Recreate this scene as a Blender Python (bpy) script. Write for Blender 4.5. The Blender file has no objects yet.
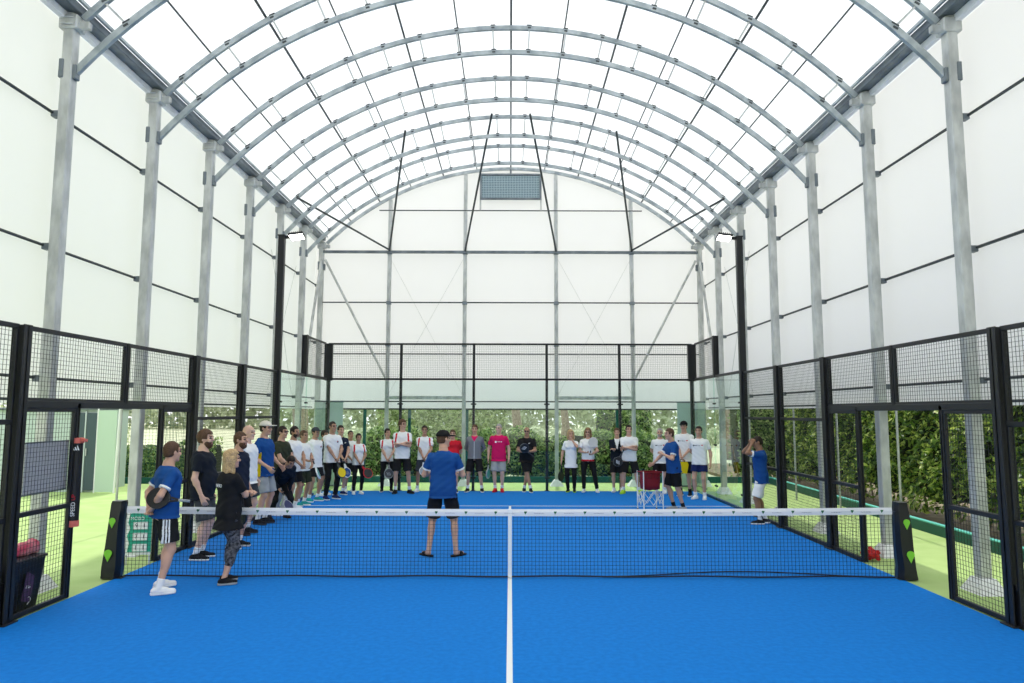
import bpy, math, random
import numpy as np
from mathutils import Matrix, Vector, Euler
C = bpy.context.scene.collection
R = math.radians
random.seed(7)

# ------------------------------------------------------------------ materials
MATS = {}
def mat(name, col, rough=0.6, metal=0.0, noise=None, emit=None, spec=0.4, bump=0.0, bscale=40):
    if name in MATS: return MATS[name]
    m = bpy.data.materials.new(name); m.use_nodes = True
    nt = m.node_tree; b = nt.nodes['Principled BSDF']
    b.inputs['Base Color'].default_value = (*col, 1); b.inputs['Roughness'].default_value = rough
    b.inputs['Metallic'].default_value = metal
    b.inputs['Specular IOR Level'].default_value = spec
    if noise:                                    # (scale, other colour[, stretch])
        tc = nt.nodes.new('ShaderNodeTexCoord'); mp = nt.nodes.new('ShaderNodeMapping')
        n = nt.nodes.new('ShaderNodeTexNoise'); n.inputs['Scale'].default_value = noise[0]
        n.inputs['Detail'].default_value = 4
        r = nt.nodes.new('ShaderNodeValToRGB'); r.color_ramp.elements[0].position = .35; r.color_ramp.elements[1].position = .65
        r.color_ramp.elements[0].color = (*col, 1); r.color_ramp.elements[1].color = (*noise[1], 1)
        if len(noise) > 2: mp.inputs['Scale'].default_value = noise[2]
        nt.links.new(tc.outputs['Object'], mp.inputs[0]); nt.links.new(mp.outputs[0], n.inputs['Vector'])
        nt.links.new(n.outputs['Fac'], r.inputs[0]); nt.links.new(r.outputs[0], b.inputs['Base Color'])
    if bump:
        tc = nt.nodes.new('ShaderNodeTexCoord'); n = nt.nodes.new('ShaderNodeTexNoise'); n.inputs['Scale'].default_value = bscale
        bp = nt.nodes.new('ShaderNodeBump'); bp.inputs['Strength'].default_value = bump
        nt.links.new(tc.outputs['Object'], n.inputs['Vector']); nt.links.new(n.outputs['Fac'], bp.inputs['Height'])
        nt.links.new(bp.outputs[0], b.inputs['Normal'])
    if emit:
        b.inputs['Emission Color'].default_value = (*col, 1); b.inputs['Emission Strength'].default_value = emit
    MATS[name] = m
    return m

def fabric_mat(name, col, trans=.6):
    m = bpy.data.materials.new(name); m.use_nodes = True; nt = m.node_tree; nt.nodes.clear()
    o = nt.nodes.new('ShaderNodeOutputMaterial'); mx = nt.nodes.new('ShaderNodeMixShader'); mx.inputs[0].default_value = trans
    d = nt.nodes.new('ShaderNodeBsdfDiffuse'); t = nt.nodes.new('ShaderNodeBsdfTranslucent')
    tc = nt.nodes.new('ShaderNodeTexCoord'); n = nt.nodes.new('ShaderNodeTexNoise'); n.inputs['Scale'].default_value = .5; n.inputs['Detail'].default_value = 3
    r = nt.nodes.new('ShaderNodeValToRGB'); r.color_ramp.elements[0].color = (*[c*.96 for c in col], 1); r.color_ramp.elements[1].color = (*col, 1)
    nt.links.new(tc.outputs['Object'], n.inputs['Vector']); nt.links.new(n.outputs['Fac'], r.inputs[0])
    for s in (d, t): nt.links.new(r.outputs[0], s.inputs[0])
    nt.links.new(d.outputs[0], mx.inputs[1]); nt.links.new(t.outputs[0], mx.inputs[2]); nt.links.new(mx.outputs[0], o.inputs[0])
    return m

def glass_mat(name, tint, refl=1.0):
    m = bpy.data.materials.new(name); m.use_nodes = True; nt = m.node_tree; nt.nodes.clear()
    o = nt.nodes.new('ShaderNodeOutputMaterial'); mx = nt.nodes.new('ShaderNodeMixShader')
    t = nt.nodes.new('ShaderNodeBsdfTransparent'); t.inputs[0].default_value = (*tint, 1)
    g = nt.nodes.new('ShaderNodeBsdfGlossy'); g.inputs['Roughness'].default_value = 0.0
    f = nt.nodes.new('ShaderNodeFresnel'); f.inputs[0].default_value = 1.5
    gb = nt.nodes.new('ShaderNodeNewGeometry'); f.inputs[0].default_value = 1.5; mu = nt.nodes.new('ShaderNodeMath'); mu.operation = 'MULTIPLY'; iv = nt.nodes.new('ShaderNodeMath'); iv.operation = 'SUBTRACT'; iv.inputs[0].default_value = 1
    nt.links.new(gb.outputs['Backfacing'], iv.inputs[1]); nt.links.new(f.outputs[0], mu.inputs[0]); nt.links.new(iv.outputs[0], mu.inputs[1]); nt.links.new(mu.outputs[0], mx.inputs[0]); nt.links.new(t.outputs[0], mx.inputs[1]); nt.links.new(g.outputs[0], mx.inputs[2])
    nt.links.new(mx.outputs[0], o.inputs[0])
    return m

def leaf_mat(name, a, b, c, scale=1.3):
    m = bpy.data.materials.new(name); m.use_nodes = True; nt = m.node_tree; nt.nodes.clear()
    o = nt.nodes.new('ShaderNodeOutputMaterial'); mx = nt.nodes.new('ShaderNodeMixShader'); mx.inputs[0].default_value = .35
    d = nt.nodes.new('ShaderNodeBsdfPrincipled'); d.inputs['Roughness'].default_value = .45
    t = nt.nodes.new('ShaderNodeBsdfTranslucent')
    gi = nt.nodes.new('ShaderNodeNewGeometry'); r = nt.nodes.new('ShaderNodeValToRGB')
    e = r.color_ramp.elements; e[0].color = (*a, 1); e[1].color = (*c, 1); x = e.new(.55); x.color = (*b, 1)
    nt.links.new(gi.outputs['Random Per Island'], r.inputs[0])
    nt.links.new(r.outputs[0], d.inputs['Base Color']); nt.links.new(r.outputs[0], t.inputs[0])
    nt.links.new(d.outputs[0], mx.inputs[1]); nt.links.new(t.outputs[0], mx.inputs[2]); nt.links.new(mx.outputs[0], o.inputs[0])
    return m

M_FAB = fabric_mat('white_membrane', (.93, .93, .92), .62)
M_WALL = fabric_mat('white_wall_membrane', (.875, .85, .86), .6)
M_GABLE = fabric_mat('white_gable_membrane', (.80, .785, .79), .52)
M_GALV = mat('galvanised_steel', (.40, .41, .40), .45, .2, noise=(7, (.62, .63, .61), (1, 1, .35)))
M_GALVD = mat('galvanised_dull', (.13, .155, .175), .45, .3, noise=(3, (.22, .25, .27)))
M_ARCH = mat('galvanised_arch', (.27, .31, .33), .4, .2, noise=(4, (.50, .54, .55)))
M_TUBE = mat('dark_tube', (.06, .068, .072), .5, .3)
M_BLK = mat('black_powder_coat', (.012, .013, .015), .45)
M_WIRE = mat('black_wire', (.015, .016, .018), .5)
M_WHITE = mat('white_paint', (.85, .85, .84), .5)
M_CONC = mat('pale_concrete', (.86, .86, .86), .8, noise=(6, (.76, .76, .76)))
M_TEAL = mat('teal_paint', (.003, .090, .078), .5)
M_DARK = mat('dark_rubber', (.02, .02, .022), .6)

# ------------------------------------------------------------------ mesh builder
class MB:
    def __init__(s): s.v = []; s.f = []; s.m = []
    def add(s, vs, fs, mi=0):
        k = len(s.v); s.v += [tuple(p) for p in vs]; s.f += [tuple(k + i for i in f) for f in fs]; s.m += [mi] * len(fs); return s
    def box(s, x0, x1, y0, y1, z0, z1, mi=0, M=None):
        vs = [Vector((x, y, z)) for x in (x0, x1) for y in (y0, y1) for z in (z0, z1)]
        if M is not None: vs = [M @ p for p in vs]
        return s.add(vs, [(0, 1, 3, 2), (4, 6, 7, 5), (0, 4, 5, 1), (2, 3, 7, 6), (0, 2, 6, 4), (1, 5, 7, 3)], mi)
    def bbox(s, x0, x1, y0, y1, z0, z1, b=.006, mi=0):      # chamfered box
        vs = []; idx = {}
        for ix, x in ((0, x0), (1, x1)):
            for iy, y in ((0, y0), (1, y1)):
                for iz, z in ((0, z0), (1, z1)):
                    sx, sy, sz = (1 - 2*ix)*b, (1 - 2*iy)*b, (1 - 2*iz)*b
                    for a, q in (('x', (x, y+sy, z+sz)), ('y', (x+sx, y, z+sz)), ('z', (x+sx, y+sy, z))):
                        idx[(ix, iy, iz, a)] = len(vs); vs.append(q)
        g = lambda i, j, k, a: idx[(i, j, k, a)]
        fs = []
        for i in (0, 1):
            fs.append([g(i, 0, 0, 'x'), g(i, 1, 0, 'x'), g(i, 1, 1, 'x'), g(i, 0, 1, 'x')])
            fs.append([g(0, i, 0, 'y'), g(1, i, 0, 'y'), g(1, i, 1, 'y'), g(0, i, 1, 'y')])
            fs.append([g(0, 0, i, 'z'), g(1, 0, i, 'z'), g(1, 1, i, 'z'), g(0, 1, i, 'z')])
            for j in (0, 1):
                fs.append([g(i, j, 0, 'x'), g(i, j, 1, 'x'), g(i, j, 1, 'y'), g(i, j, 0, 'y')])
                fs.append([g(i, 0, j, 'x'), g(i, 1, j, 'x'), g(i, 1, j, 'z'), g(i, 0, j, 'z')])
                fs.append([g(0, i, j, 'y'), g(1, i, j, 'y'), g(1, i, j, 'z'), g(0, i, j, 'z')])
                for k in (0, 1): fs.append([g(i, j, k, 'x'), g(i, j, k, 'y'), g(i, j, k, 'z')])
        return s.add(vs, fs, mi)
    def tube(s, pts, r, n=8, mi=0, rs=None, cap=True):
        pts = [Vector(p) for p in pts]; rings = []; prev = None
        for i, p in enumerate(pts):
            t = (pts[min(i+1, len(pts)-1)] - pts[max(i-1, 0)]).normalized()
            if prev is None: a = t.orthogonal().normalized()
            else: a = (prev - t * prev.dot(t)).normalized()
            prev = a; b = t.cross(a); rr = rs[i] if rs else r
            rings.append([p + (a*math.cos(2*math.pi*k/n) + b*math.sin(2*math.pi*k/n)) * rr for k in range(n)])
        vs = [q for ring in rings for q in ring]; fs = []
        for i in range(len(pts)-1):
            for k in range(n): fs.append((i*n+k, i*n+(k+1) % n, (i+1)*n+(k+1) % n, (i+1)*n+k))
        if cap: fs += [tuple(range(n))[::-1], tuple((len(pts)-1)*n+k for k in range(n))]
        return s.add(vs, fs, mi)
    def bar(s, p, q, w, h, up=(0, 0, 1), mi=0, ends=True):         # rectangular bar from p to q
        p = Vector(p); q = Vector(q); t = (q-p).normalized(); up = Vector(up)
        a = t.cross(up)
        a = a.normalized() if a.length > 1e-4 else t.orthogonal().normalized()
        b = a.cross(t).normalized(); vs = []
        for c in (p, q):
            for sa, sb in ((-1, -1), (1, -1), (1, 1), (-1, 1)): vs.append(c + a*sa*w/2 + b*sb*h/2)
        fs = [(0, 1, 5, 4), (1, 2, 6, 5), (2, 3, 7, 6), (3, 0, 4, 7)]
        if ends: fs += [(3, 2, 1, 0), (4, 5, 6, 7)]
        return s.add(vs, fs, mi)
    def path(s, pts, w, h, up=(0, 1, 0), mi=0):                     # mitred rectangular sweep in a plane with normal up
        pts = [Vector(p) for p in pts]; up = Vector(up); vs = []; n = len(pts)
        for i, p in enumerate(pts):
            t = (pts[min(i+1, n-1)] - pts[max(i-1, 0)]).normalized(); a = t.cross(up).normalized()
            for sa, sb in ((-1, -1), (1, -1), (1, 1), (-1, 1)): vs.append(p + a*sa*h/2 + up*sb*w/2)
        fs = []
        for i in range(n-1):
            for k in range(4): fs.append((i*4+k, i*4+(k+1) % 4, (i+1)*4+(k+1) % 4, (i+1)*4+k))
        fs += [(3, 2, 1, 0), tuple((n-1)*4+k for k in range(4))]
        return s.add(vs, fs, mi)
    def prism(s, poly, z0, z1, M=None, mi=0):                       # polygon (x,y) extruded along z
        n = len(poly); vs = [Vector((x, y, z)) for z in (z0, z1) for x, y in poly]
        if M is not None: vs = [M @ p for p in vs]
        return s.add(vs, [tuple(range(n))[::-1], tuple(range(n, 2*n))] + [(i, (i+1) % n, n+(i+1) % n, n+i) for i in range(n)], mi)
    def build(s, name, mats, parent=None, smooth=False):
        me = bpy.data.meshes.new(name); me.from_pydata(s.v, [], s.f); me.update()
        mats = mats if isinstance(mats, (list, tuple)) else [mats]
        for m in mats: me.materials.append(m)
        if len(mats) > 1: me.polygons.foreach_set('material_index', s.m)
        if smooth: me.polygons.foreach_set('use_smooth', [True]*len(s.f))
        return link(name, me, parent)

def link(name, me, parent=None, M=None):
    o = bpy.data.objects.new(name, me); C.objects.link(o)
    if parent is not None: o.parent = parent
    if M is not None: o.matrix_local = M
    return o
def tag(o, label, cat=None, group=None, kind=None):
    if label: o['label'] = label
    if cat: o['category'] = cat
    if group: o['group'] = group
    if kind: o['kind'] = kind
    return o
def thing(name, label, cat, loc=(0, 0, 0), rz=0, group=None):
    o = bpy.data.objects.new(name, None); C.objects.link(o); o.location = loc; o.rotation_euler = (0, 0, rz); o.empty_display_size = .1
    return tag(o, label, cat, group)
def struct(o): o['kind'] = 'structure'; return o
def dup(o, parent=None, **kw):
    c = o.copy(); C.objects.link(c)
    if parent is not None: c.parent = parent
    for ch in o.children: dup(ch, c)
    for k, v in kw.items():
        if k == 'loc': c.location = v
        elif k == 'rz': c.rotation_euler = (0, 0, v)
        else: c[k] = v
    return c
def text(body, size, M, material, parent, name='lettering', depth=.001, align='CENTER'):
    cu = bpy.data.curves.new(name, 'FONT'); cu.body = body; cu.size = size; cu.extrude = depth; cu.align_x = align; cu.align_y = 'CENTER'
    tmp = bpy.data.objects.new(name, cu); C.objects.link(tmp); me = bpy.data.meshes.new_from_object(tmp.evaluated_get(bpy.context.evaluated_depsgraph_get()))
    bpy.data.objects.remove(tmp); bpy.data.curves.remove(cu); me.materials.clear(); me.materials.append(material)
    return link(name, me, parent, M)
ORD = ['first', 'second', 'third', 'fourth', 'fifth', 'sixth', 'seventh', 'eighth', 'ninth', 'tenth', 'eleventh', 'twelfth']

# ------------------------------------------------------------------ camera, light, look
cam = bpy.data.cameras.new('camera'); co = bpy.data.objects.new('camera', cam); C.objects.link(co)
cam.sensor_width = 36; cam.lens = 702.68/1024*36; cam.clip_end = 500
co.matrix_world = Matrix.Translation((0, -.238, 2.105)) @ Matrix.Rotation(-.00233, 4, 'Z') @ Matrix.Rotation(math.pi/2 + .10066, 4, 'X') @ Matrix.Rotation(.00215, 4, 'Z')
bpy.context.scene.camera = co
sc = bpy.context.scene
sc.view_settings.view_transform = 'Standard'; sc.view_settings.look = 'None'; sc.view_settings.gamma = 1
sc.view_settings.use_curve_mapping = False; sc.view_settings.exposure = EXPOSURE = 0.80
w = bpy.data.worlds.new('sky'); sc.world = w; w.use_nodes = True
nt = w.node_tree; bg = nt.nodes['Background']
tc = nt.nodes.new('ShaderNodeTexCoord'); sx = nt.nodes.new('ShaderNodeSeparateXYZ'); rp = nt.nodes.new('ShaderNodeValToRGB')
rp.color_ramp.elements[0].position = .0; rp.color_ramp.elements[0].color = (.95, .97, .96, 1)
rp.color_ramp.elements[1].position = .6; rp.color_ramp.elements[1].color = (.86, .92, 1.0, 1)
nt.links.new(tc.outputs['Generated'], sx.inputs[0]); nt.links.new(sx.outputs['Z'], rp.inputs[0]); nt.links.new(rp.outputs[0], bg.inputs[0])
bg.inputs[1].default_value = 1.0
sl = bpy.data.lights.new('sun', 'SUN'); sl.energy = 1.5; sl.angle = R(2); sl.color = (1, .97, .92)
so = bpy.data.objects.new('sun', sl); C.objects.link(so)
so.rotation_euler = Vector((.03, .62, 1.0)).to_track_quat('Z', 'Y').to_euler()

# ------------------------------------------------------------------ ground and court
def turf_mat(name, a, b, sc_=60, rough=.85, bump=.3):
    return mat(name, a, rough, noise=(sc_, b), bump=bump, bscale=300, spec=.15)
M_BLUE = turf_mat('blue_turf', (.003, .165, .56), (.005, .195, .63), 18)
M_GRN = turf_mat('green_turf', (.36, .50, .17), (.42, .55, .21), 2.0)
M_FIELD = turf_mat('dry_field', (.46, .50, .30), (.60, .60, .40), .4)
M_SOIL = turf_mat('soil', (.16, .12, .08), (.26, .22, .13), 3)

struct(MB().box(-5.0, 5.0, -1, 19.0, -.04, 0).build('floor_court', M_BLUE))
struct(MB().box(-16, 7.9, -5, 21.6, -.12, -.012).build('floor_green_surround', M_GRN))
struct(MB().box(-70, 70, -20, 130, -.3, -.13).build('ground_field', M_FIELD))
struct(MB().box(7.3, 14, 2, 30, -.125, -.03).build('ground_soil', M_SOIL))
ml = MB()
ml.box(-.025, .025, 2.05, 15.95, .0005, .003); ml.box(-5, 5, 15.925, 15.975, .0005, .003); ml.box(-5, 5, 2.025, 2.075, .0005, .003)
lines = ml.build('court_marking', M_WHITE); tag(lines, 'white centre and service lines painted on the blue court', 'court lines', kind='structure')

# ------------------------------------------------------------------ hall shell
XS = 5.86; XC = 5.65; YB = 20.55; YF = -4.4
COLS = [20.43, 18.59, 16.65, 14.63, 12.58, 10.51, 8.37, 6.25, 4.15, 2.05]
def arc(xh, zs, crown, n=40, a0=-1.0, a1=1.0):
    rise = crown - zs; Rr = (xh*xh + rise*rise)/(2*rise); th = math.asin(xh/Rr)
    return [(Rr*math.sin(th*(a0+(a1-a0)*i/n)), crown - Rr + Rr*math.cos(th*(a0+(a1-a0)*i/n))) for i in range(n+1)]
OUT = (5.5, 7.13, 9.45); INN = (5.56, 6.42, 8.96)
roofp = arc(XS, 7.18, 9.60, 40)
def arc_z(spec, x):
    xh, zs, cr = spec; rise = cr-zs; Rr = (xh*xh+rise*rise)/(2*rise); return cr - Rr + math.sqrt(Rr*Rr - x*x)
mb = MB(); vs = []; fs = []
for (x, z) in roofp: vs += [(x, YF, z), (x, YB, z)]
for i in range(40): fs.append((2*i, 2*i+1, 2*i+3, 2*i+2))
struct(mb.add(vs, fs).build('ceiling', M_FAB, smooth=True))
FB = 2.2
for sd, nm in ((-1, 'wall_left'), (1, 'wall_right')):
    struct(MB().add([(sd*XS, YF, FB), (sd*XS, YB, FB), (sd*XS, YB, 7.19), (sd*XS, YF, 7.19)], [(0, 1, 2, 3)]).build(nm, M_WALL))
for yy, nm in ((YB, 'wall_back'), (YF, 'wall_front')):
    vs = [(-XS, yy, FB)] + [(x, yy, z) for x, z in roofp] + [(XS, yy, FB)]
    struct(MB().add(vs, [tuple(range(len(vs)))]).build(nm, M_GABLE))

# columns
def column_proto():
    t = thing('steel_column', '', 'column')
    MB().bbox(-.07, .07, -.07, .07, .12, 7.08, .012).build('shaft', M_GALV, t)
    f = MB(); f.add([(-.17, -.2, 0), (.17, -.2, 0), (.17, .2, 0), (-.17, .2, 0), (-.09, -.1, .17), (.09, -.1, .17), (.09, .1, .17), (-.09, .1, .17)],
          [(3, 2, 1, 0), (4, 5, 6, 7), (0, 1, 5, 4), (1, 2, 6, 5), (2, 3, 7, 6), (3, 0, 4, 7)]); f.build('footing', M_CONC, t)
    c = MB().bbox(-.12, .12, -.10, .10, 6.98, 7.17, .015).bbox(.1, .24, -.04, .04, 7.0, 7.1, .01); c.tube([(0, 0, 7.17), (0, 0, 7.2)], .08, 12)
    for z in (7.03, 7.12): c.tube([(-.08, -.115, z), (.08, -.115, z)], .012, 6)
    cp = c.build('cap_bracket', M_GALV, t)
    g = MB().bbox(.06, .115, -.05, .05, 6.33, 6.52, .01).bbox(-.09, -.03, -.085, .085, 6.33, 6.58, .008); g.build('arch_bracket', M_GALVD, t)
    b = MB()
    for z in (5.87, 4.16, 2.52): b.bbox(-.17, -.07, -.05, .05, z-.04, z+.04, .008)
    b.build('rail_clip', M_GALVD, t)
    return t
cp0 = column_proto(); first = True
for k, y in enumerate(COLS[:9]):
    for sd in (-1, 1):
        lab = 'galvanised steel column along the %s membrane wall, %s from the back wall' % ('left' if sd < 0 else 'right', ORD[k])
        if k == 6: lab = 'large galvanised steel column nearest the camera on the %s, reaching the roof eave' % ('left' if sd < 0 else 'right')
        o = cp0 if first else dup(cp0); first = False
        o.location = (sd*XC, y, -.012); o.rotation_euler = (0, 0, 0 if sd < 0 else math.pi)
        tag(o, lab, 'column', 'steel columns along both side walls')
# arched trusses
def truss(y):
    t = thing('arched_truss', '', 'roof truss', (0, 0, 0))
    po = arc(*OUT); pi_ = arc(*INN)
    co_ = MB().path([(x, 0, z) for x, z in po], .055, .085); ci_ = MB().path([(x, 0, z) for x, z in pi_], .055, .085)
    for i in range(-8, 9):
        a = i*.66 + (.0 if i else .0)
        if i == 0: continue
        x = a - .33*(1 if i > 0 else -1)
        zi = arc_z(INN, x); sl = x/7.7; zo = zi + .47
        MB().bar((x, 0, zi+.02), (x + sl*.46, 0, arc_z(OUT, min(5.4, max(-5.4, x+sl*.46)))-.02), .03, .03).build('strut', M_GALV, t)
        for sp, c in ((INN, ci_), (OUT, co_)):
            z = arc_z(sp, x + (sl*.46 if sp is OUT else 0)); xx = x + (sl*.46 if sp is OUT else 0)
            c.bar((xx-.045, 0, z+.05+.045*sl), (xx+.045, 0, z+.05-.045*sl), .065, .02, mi=1).bar((xx-.03, 0, z+.03*sl), (xx+.03, 0, z-.03*sl), .062, .03, mi=1)
    co_.build('outer_chord', [M_ARCH, M_TUBE], t); ci_.build('inner_chord', [M_ARCH, M_TUBE], t)
    return t
tr = truss(0)
t = thing('gable_arch', 'single curved galvanised arch along the top of the back gable', 'arch', (0, 20.43, 0))
MB().path([(x, 0, z) for x, z in arc(*OUT)], .06, .085).build('chord', M_ARCH, t)
MB().bar((0, -.02, 9.43), (0, -.02, 9.3), .05, .03).build('hanger', M_GALVD, t)
for k, y in enumerate(COLS):
    if k == 0: continue
    o = tr if k == 1 else dup(tr)
    o.location = (0, y, 0)
    tag(o, 'arched double-chord galvanised roof truss, %s from the back wall' % ORD[k], 'roof truss', 'arched trusses under the white roof')
# eave beams, purlins
for sd in (-1, 1):
    s_ = 'left' if sd < 0 else 'right'
    t = thing('eave_beam', 'long blue-grey steel eave beam running above the %s columns' % s_, 'beam', (sd*5.62, 8, 7.2), 0, 'eave beams')
    MB().bbox(-.09, .09, -12.3, 12.4, .0, .12, .01).build('beam', M_GALVD, t)
    MB().bbox(-.02-.13*sd, .02-.13*sd, -12.3, 12.4, .10, .15, .005).build('upper_rail', M_ARCH, t)
    MB().bbox(.1*sd-.04, .1*sd+.04, -12.3, 12.4, -.10, .0, .005).build('lower_rail', M_CONC, t)
SP = 1.03; Rr = 7.9
for k in range(-5, 6):
    th = k*SP/8.0; x = 8.02*math.sin(th)
    if abs(x) > 5.4: continue
    z = arc_z(OUT, x) + .075
    p = MB().tube([(0, -12.4, 0), (0, 12.45, 0)], .022 if k % 2 == 0 else .015, 6).build('roof_purlin', M_TUBE)
    p.location = (x, 8.05, z)
    lab = 'thin steel purlin running along the roof crown' if k == 0 else '%s steel purlin running along the roof, %s to the %s of the crown' % ('dark' if k % 2 == 0 else 'thin grey', ORD[abs(k)-1], 'left' if k < 0 else 'right')
    tag(p, lab, 'purlin', 'roof purlins')
# side rails
for sd in (-1, 1):
    s_ = 'left' if sd < 0 else 'right'
    for z, nm, r in ((5.87, 'upper', .02), (4.16, 'middle', .02), (2.52, 'lower', .02), (2.25, 'bottom', .018)):
        o = MB().tube([(0, -12.3, 0), (0, 12.4, 0)], r, 6).build('wall_rail', M_TUBE); o.location = (sd*5.80, 8, z)
        tag(o, '%s thin dark rail holding the %s membrane wall' % (nm, s_), 'rail', 'side wall rails')

# gable frame
def galv_post(x, lab):
    z1 = arc_z(OUT, x) - .03
    t = thing('gable_column', lab, 'column', (x, 20.46, -.012), 0, 'gable columns')
    MB().bbox(-.055, .055, -.05, .05, .1, z1, .01).build('shaft', M_GALV, t)
    MB().add([(-.2, -.2, 0), (.2, -.2, 0), (.2, .2, 0), (-.2, .2, 0), (-.08, -.08, .18), (.08, -.08, .18), (.08, .08, .18), (-.08, .08, .18)],
          [(3, 2, 1, 0), (4, 5, 6, 7), (0, 1, 5, 4), (1, 2, 6, 5), (2, 3, 7, 6), (3, 0, 4, 7)]).build('footing', M_CONC, t)
    b = MB()
    for z in (5.35, 6.87, 4.1): b.bbox(-.07, .07, -.07, .05, z-.05, z+.05, .008)
    b.build('rail_clip', M_GALVD, t)
for x, lab in ((-3.62, 'outer left slim galvanised column of the gable end'), (-1.36, 'inner left slim galvanised column of the gable end'),
               (1.36, 'inner right slim galvanised column of the gable end'), (3.62, 'outer right slim galvanised column of the gable end')):
    galv_post(x, lab)
def single(mb, name, m, label, cat, loc=(0, 0, 0), group=None):
    o = mb.build(name, m); o.location = loc; return tag(o, label, cat, group)
single(MB().bbox(-5.6, 5.6, -.04, .04, -.04, .04, .005), 'gable_rail', M_GALVD, 'thick grey steel rail across the gable at eave height', 'rail', (0, 20.40, 6.87))
single(MB().tube([(-5.6, 0, 0), (5.6, 0, 0)], .02), 'gable_rail', M_TUBE, 'thin dark rail across the gable below the thick eave rail', 'rail', (0, 20.42, 5.35))
single(MB().tube([(-3.95, 0, 0), (3.95, 0, 0)], .018), 'gable_rail', M_TUBE, 'short thin dark rail across the gable just under the vent', 'rail', (0, 20.42, 8.15))
single(MB().tube([(-5.6, 0, 0), (5.6, 0, 0)], .016), 'gable_rail', M_TUBE, 'thin dark rail across the gable behind the top fence panels', 'rail', (0, 20.48, 3.82))
single(MB().tube([(-5.6, 0, 0), (5.6, 0, 0)], .018), 'gable_rail', M_TUBE, 'thin dark rail across the gable just above the membrane hem', 'rail', (0, 20.48, 2.42))
single(MB().tube([(-5.6, 0, 0), (5.6, 0, 0)], .022), 'gable_rail', M_TUBE, 'dark rail along the bottom hem of the gable membrane', 'rail', (0, 20.5, 2.2))
for sd in (-1, 1):
    s_ = 'left' if sd < 0 else 'right'
    single(MB().bbox(-1.13, 1.13, -.03, .03, -.05, .05, .005), 'gable_beam', M_GALV, 'short grey beam between the two %s gable columns above head height' % s_, 'beam', (sd*2.49, 20.38, 2.53), 'gable beams')
    single(MB().tube([(sd*5.52, 0, 6.62), (sd*3.66, 0, 3.1)], .035), 'diagonal_brace', M_GALV, 'slanting tube brace on the %s end of the gable' % s_, 'brace', (0, 20.36, 0), 'gable braces')
    single(MB().tube([(0, 20.3, 6.6), (0, 18.7, 2.6)], .04), 'diagonal_brace', M_GALV, 'slanting tube brace along the %s side wall at the back corner' % s_, 'brace', (sd*5.62, 0, 0), 'side wall braces')
    single(MB().tube([(sd*3.6, 0, 6.7), (sd*1.4, 0, 2.6)], .0045, 5), 'bracing_cable', M_GALV, 'thin bracing cable on the %s of the gable falling towards the middle' % s_, 'cable', (0, 20.44, 0))
    single(MB().tube([(sd*1.4, 0, 6.7), (sd*3.6, 0, 2.6)], .0045, 5), 'bracing_cable', M_GALV, 'thin bracing cable on the %s of the gable falling towards the corner' % s_, 'cable', (0, 20.47, 0))
    single(MB().tube([(0, 18.3, 6.0), (0, 16.4, 2.6)], .0045, 5), 'bracing_cable', M_GALV, 'thin bracing cable on the %s wall falling towards the camera' % s_, 'cable', (sd*5.74, 0, 0))
    single(MB().tube([(0, 16.4, 6.0), (0, 18.3, 2.6)], .0045, 5), 'bracing_cable', M_GALV, 'thin bracing cable on the %s wall falling towards the back' % s_, 'cable', (sd*5.76, 0, 0))
    single(MB().tube([(sd*3.62, 20.38, 6.9), (sd*2.6, 16.45, arc_z(OUT, 2.6))], .028), 'knee_brace', M_TUBE, 'long dark brace rising from the outer %s gable column to the roof arch' % s_, 'brace', (0, 0, 0), 'knee braces')
    single(MB().tube([(sd*1.36, 20.38, 6.9), (sd*.47, 16.45, arc_z(OUT, .47))], .028), 'knee_brace', M_TUBE, 'long dark brace rising from the inner %s gable column to the roof arch' % s_, 'brace', (0, 0, 0), 'knee braces')
    single(MB().tube([(sd*3.62, 20.38, 6.93), (sd*5.2, 16.45, 7.3)], .028), 'knee_brace', M_TUBE, 'long dark brace from the outer %s gable column out to the eave' % s_, 'brace', (0, 0, 0), 'knee braces')
# vent
t = thing('gable_vent', 'rectangular blue-grey louvred vent under the roof crown on the gable', 'vent', (0, 20.40, 8.51))
MB().box(-.90, .90, .02, .05, .02, .74).build('backing', mat('vent_back', (.14, .22, .26), .5), t)
MB().bbox(-.93, .93, -.03, .03, -.03, .03).bbox(-.93, .93, -.03, .03, .72, .78).bbox(-.93, -.87, -.03, .03, .03, .72).bbox(.87, .93, -.03, .03, .03, .72).build('frame', M_GALVD, t)
m = MB()
for i in range(13): m.bar((-.88, 0, .06+i*.053), (.88, 0, .06+i*.053), .01, .014)
for i in range(37): m.bar((-.87+i*.0483, .005, .03), (-.87+i*.0483, .005, .72), .01, .01)
m.build('louvre_grid', mat('vent_grid', (.55, .68, .72), .5, .0), t)
MB().bar((-.91, 0, -.36), (-.91, 0, 0), .035, .035).bar((.91, 0, -.36), (.91, 0, 0), .035, .035).build('support', M_GALV, t)
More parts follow.
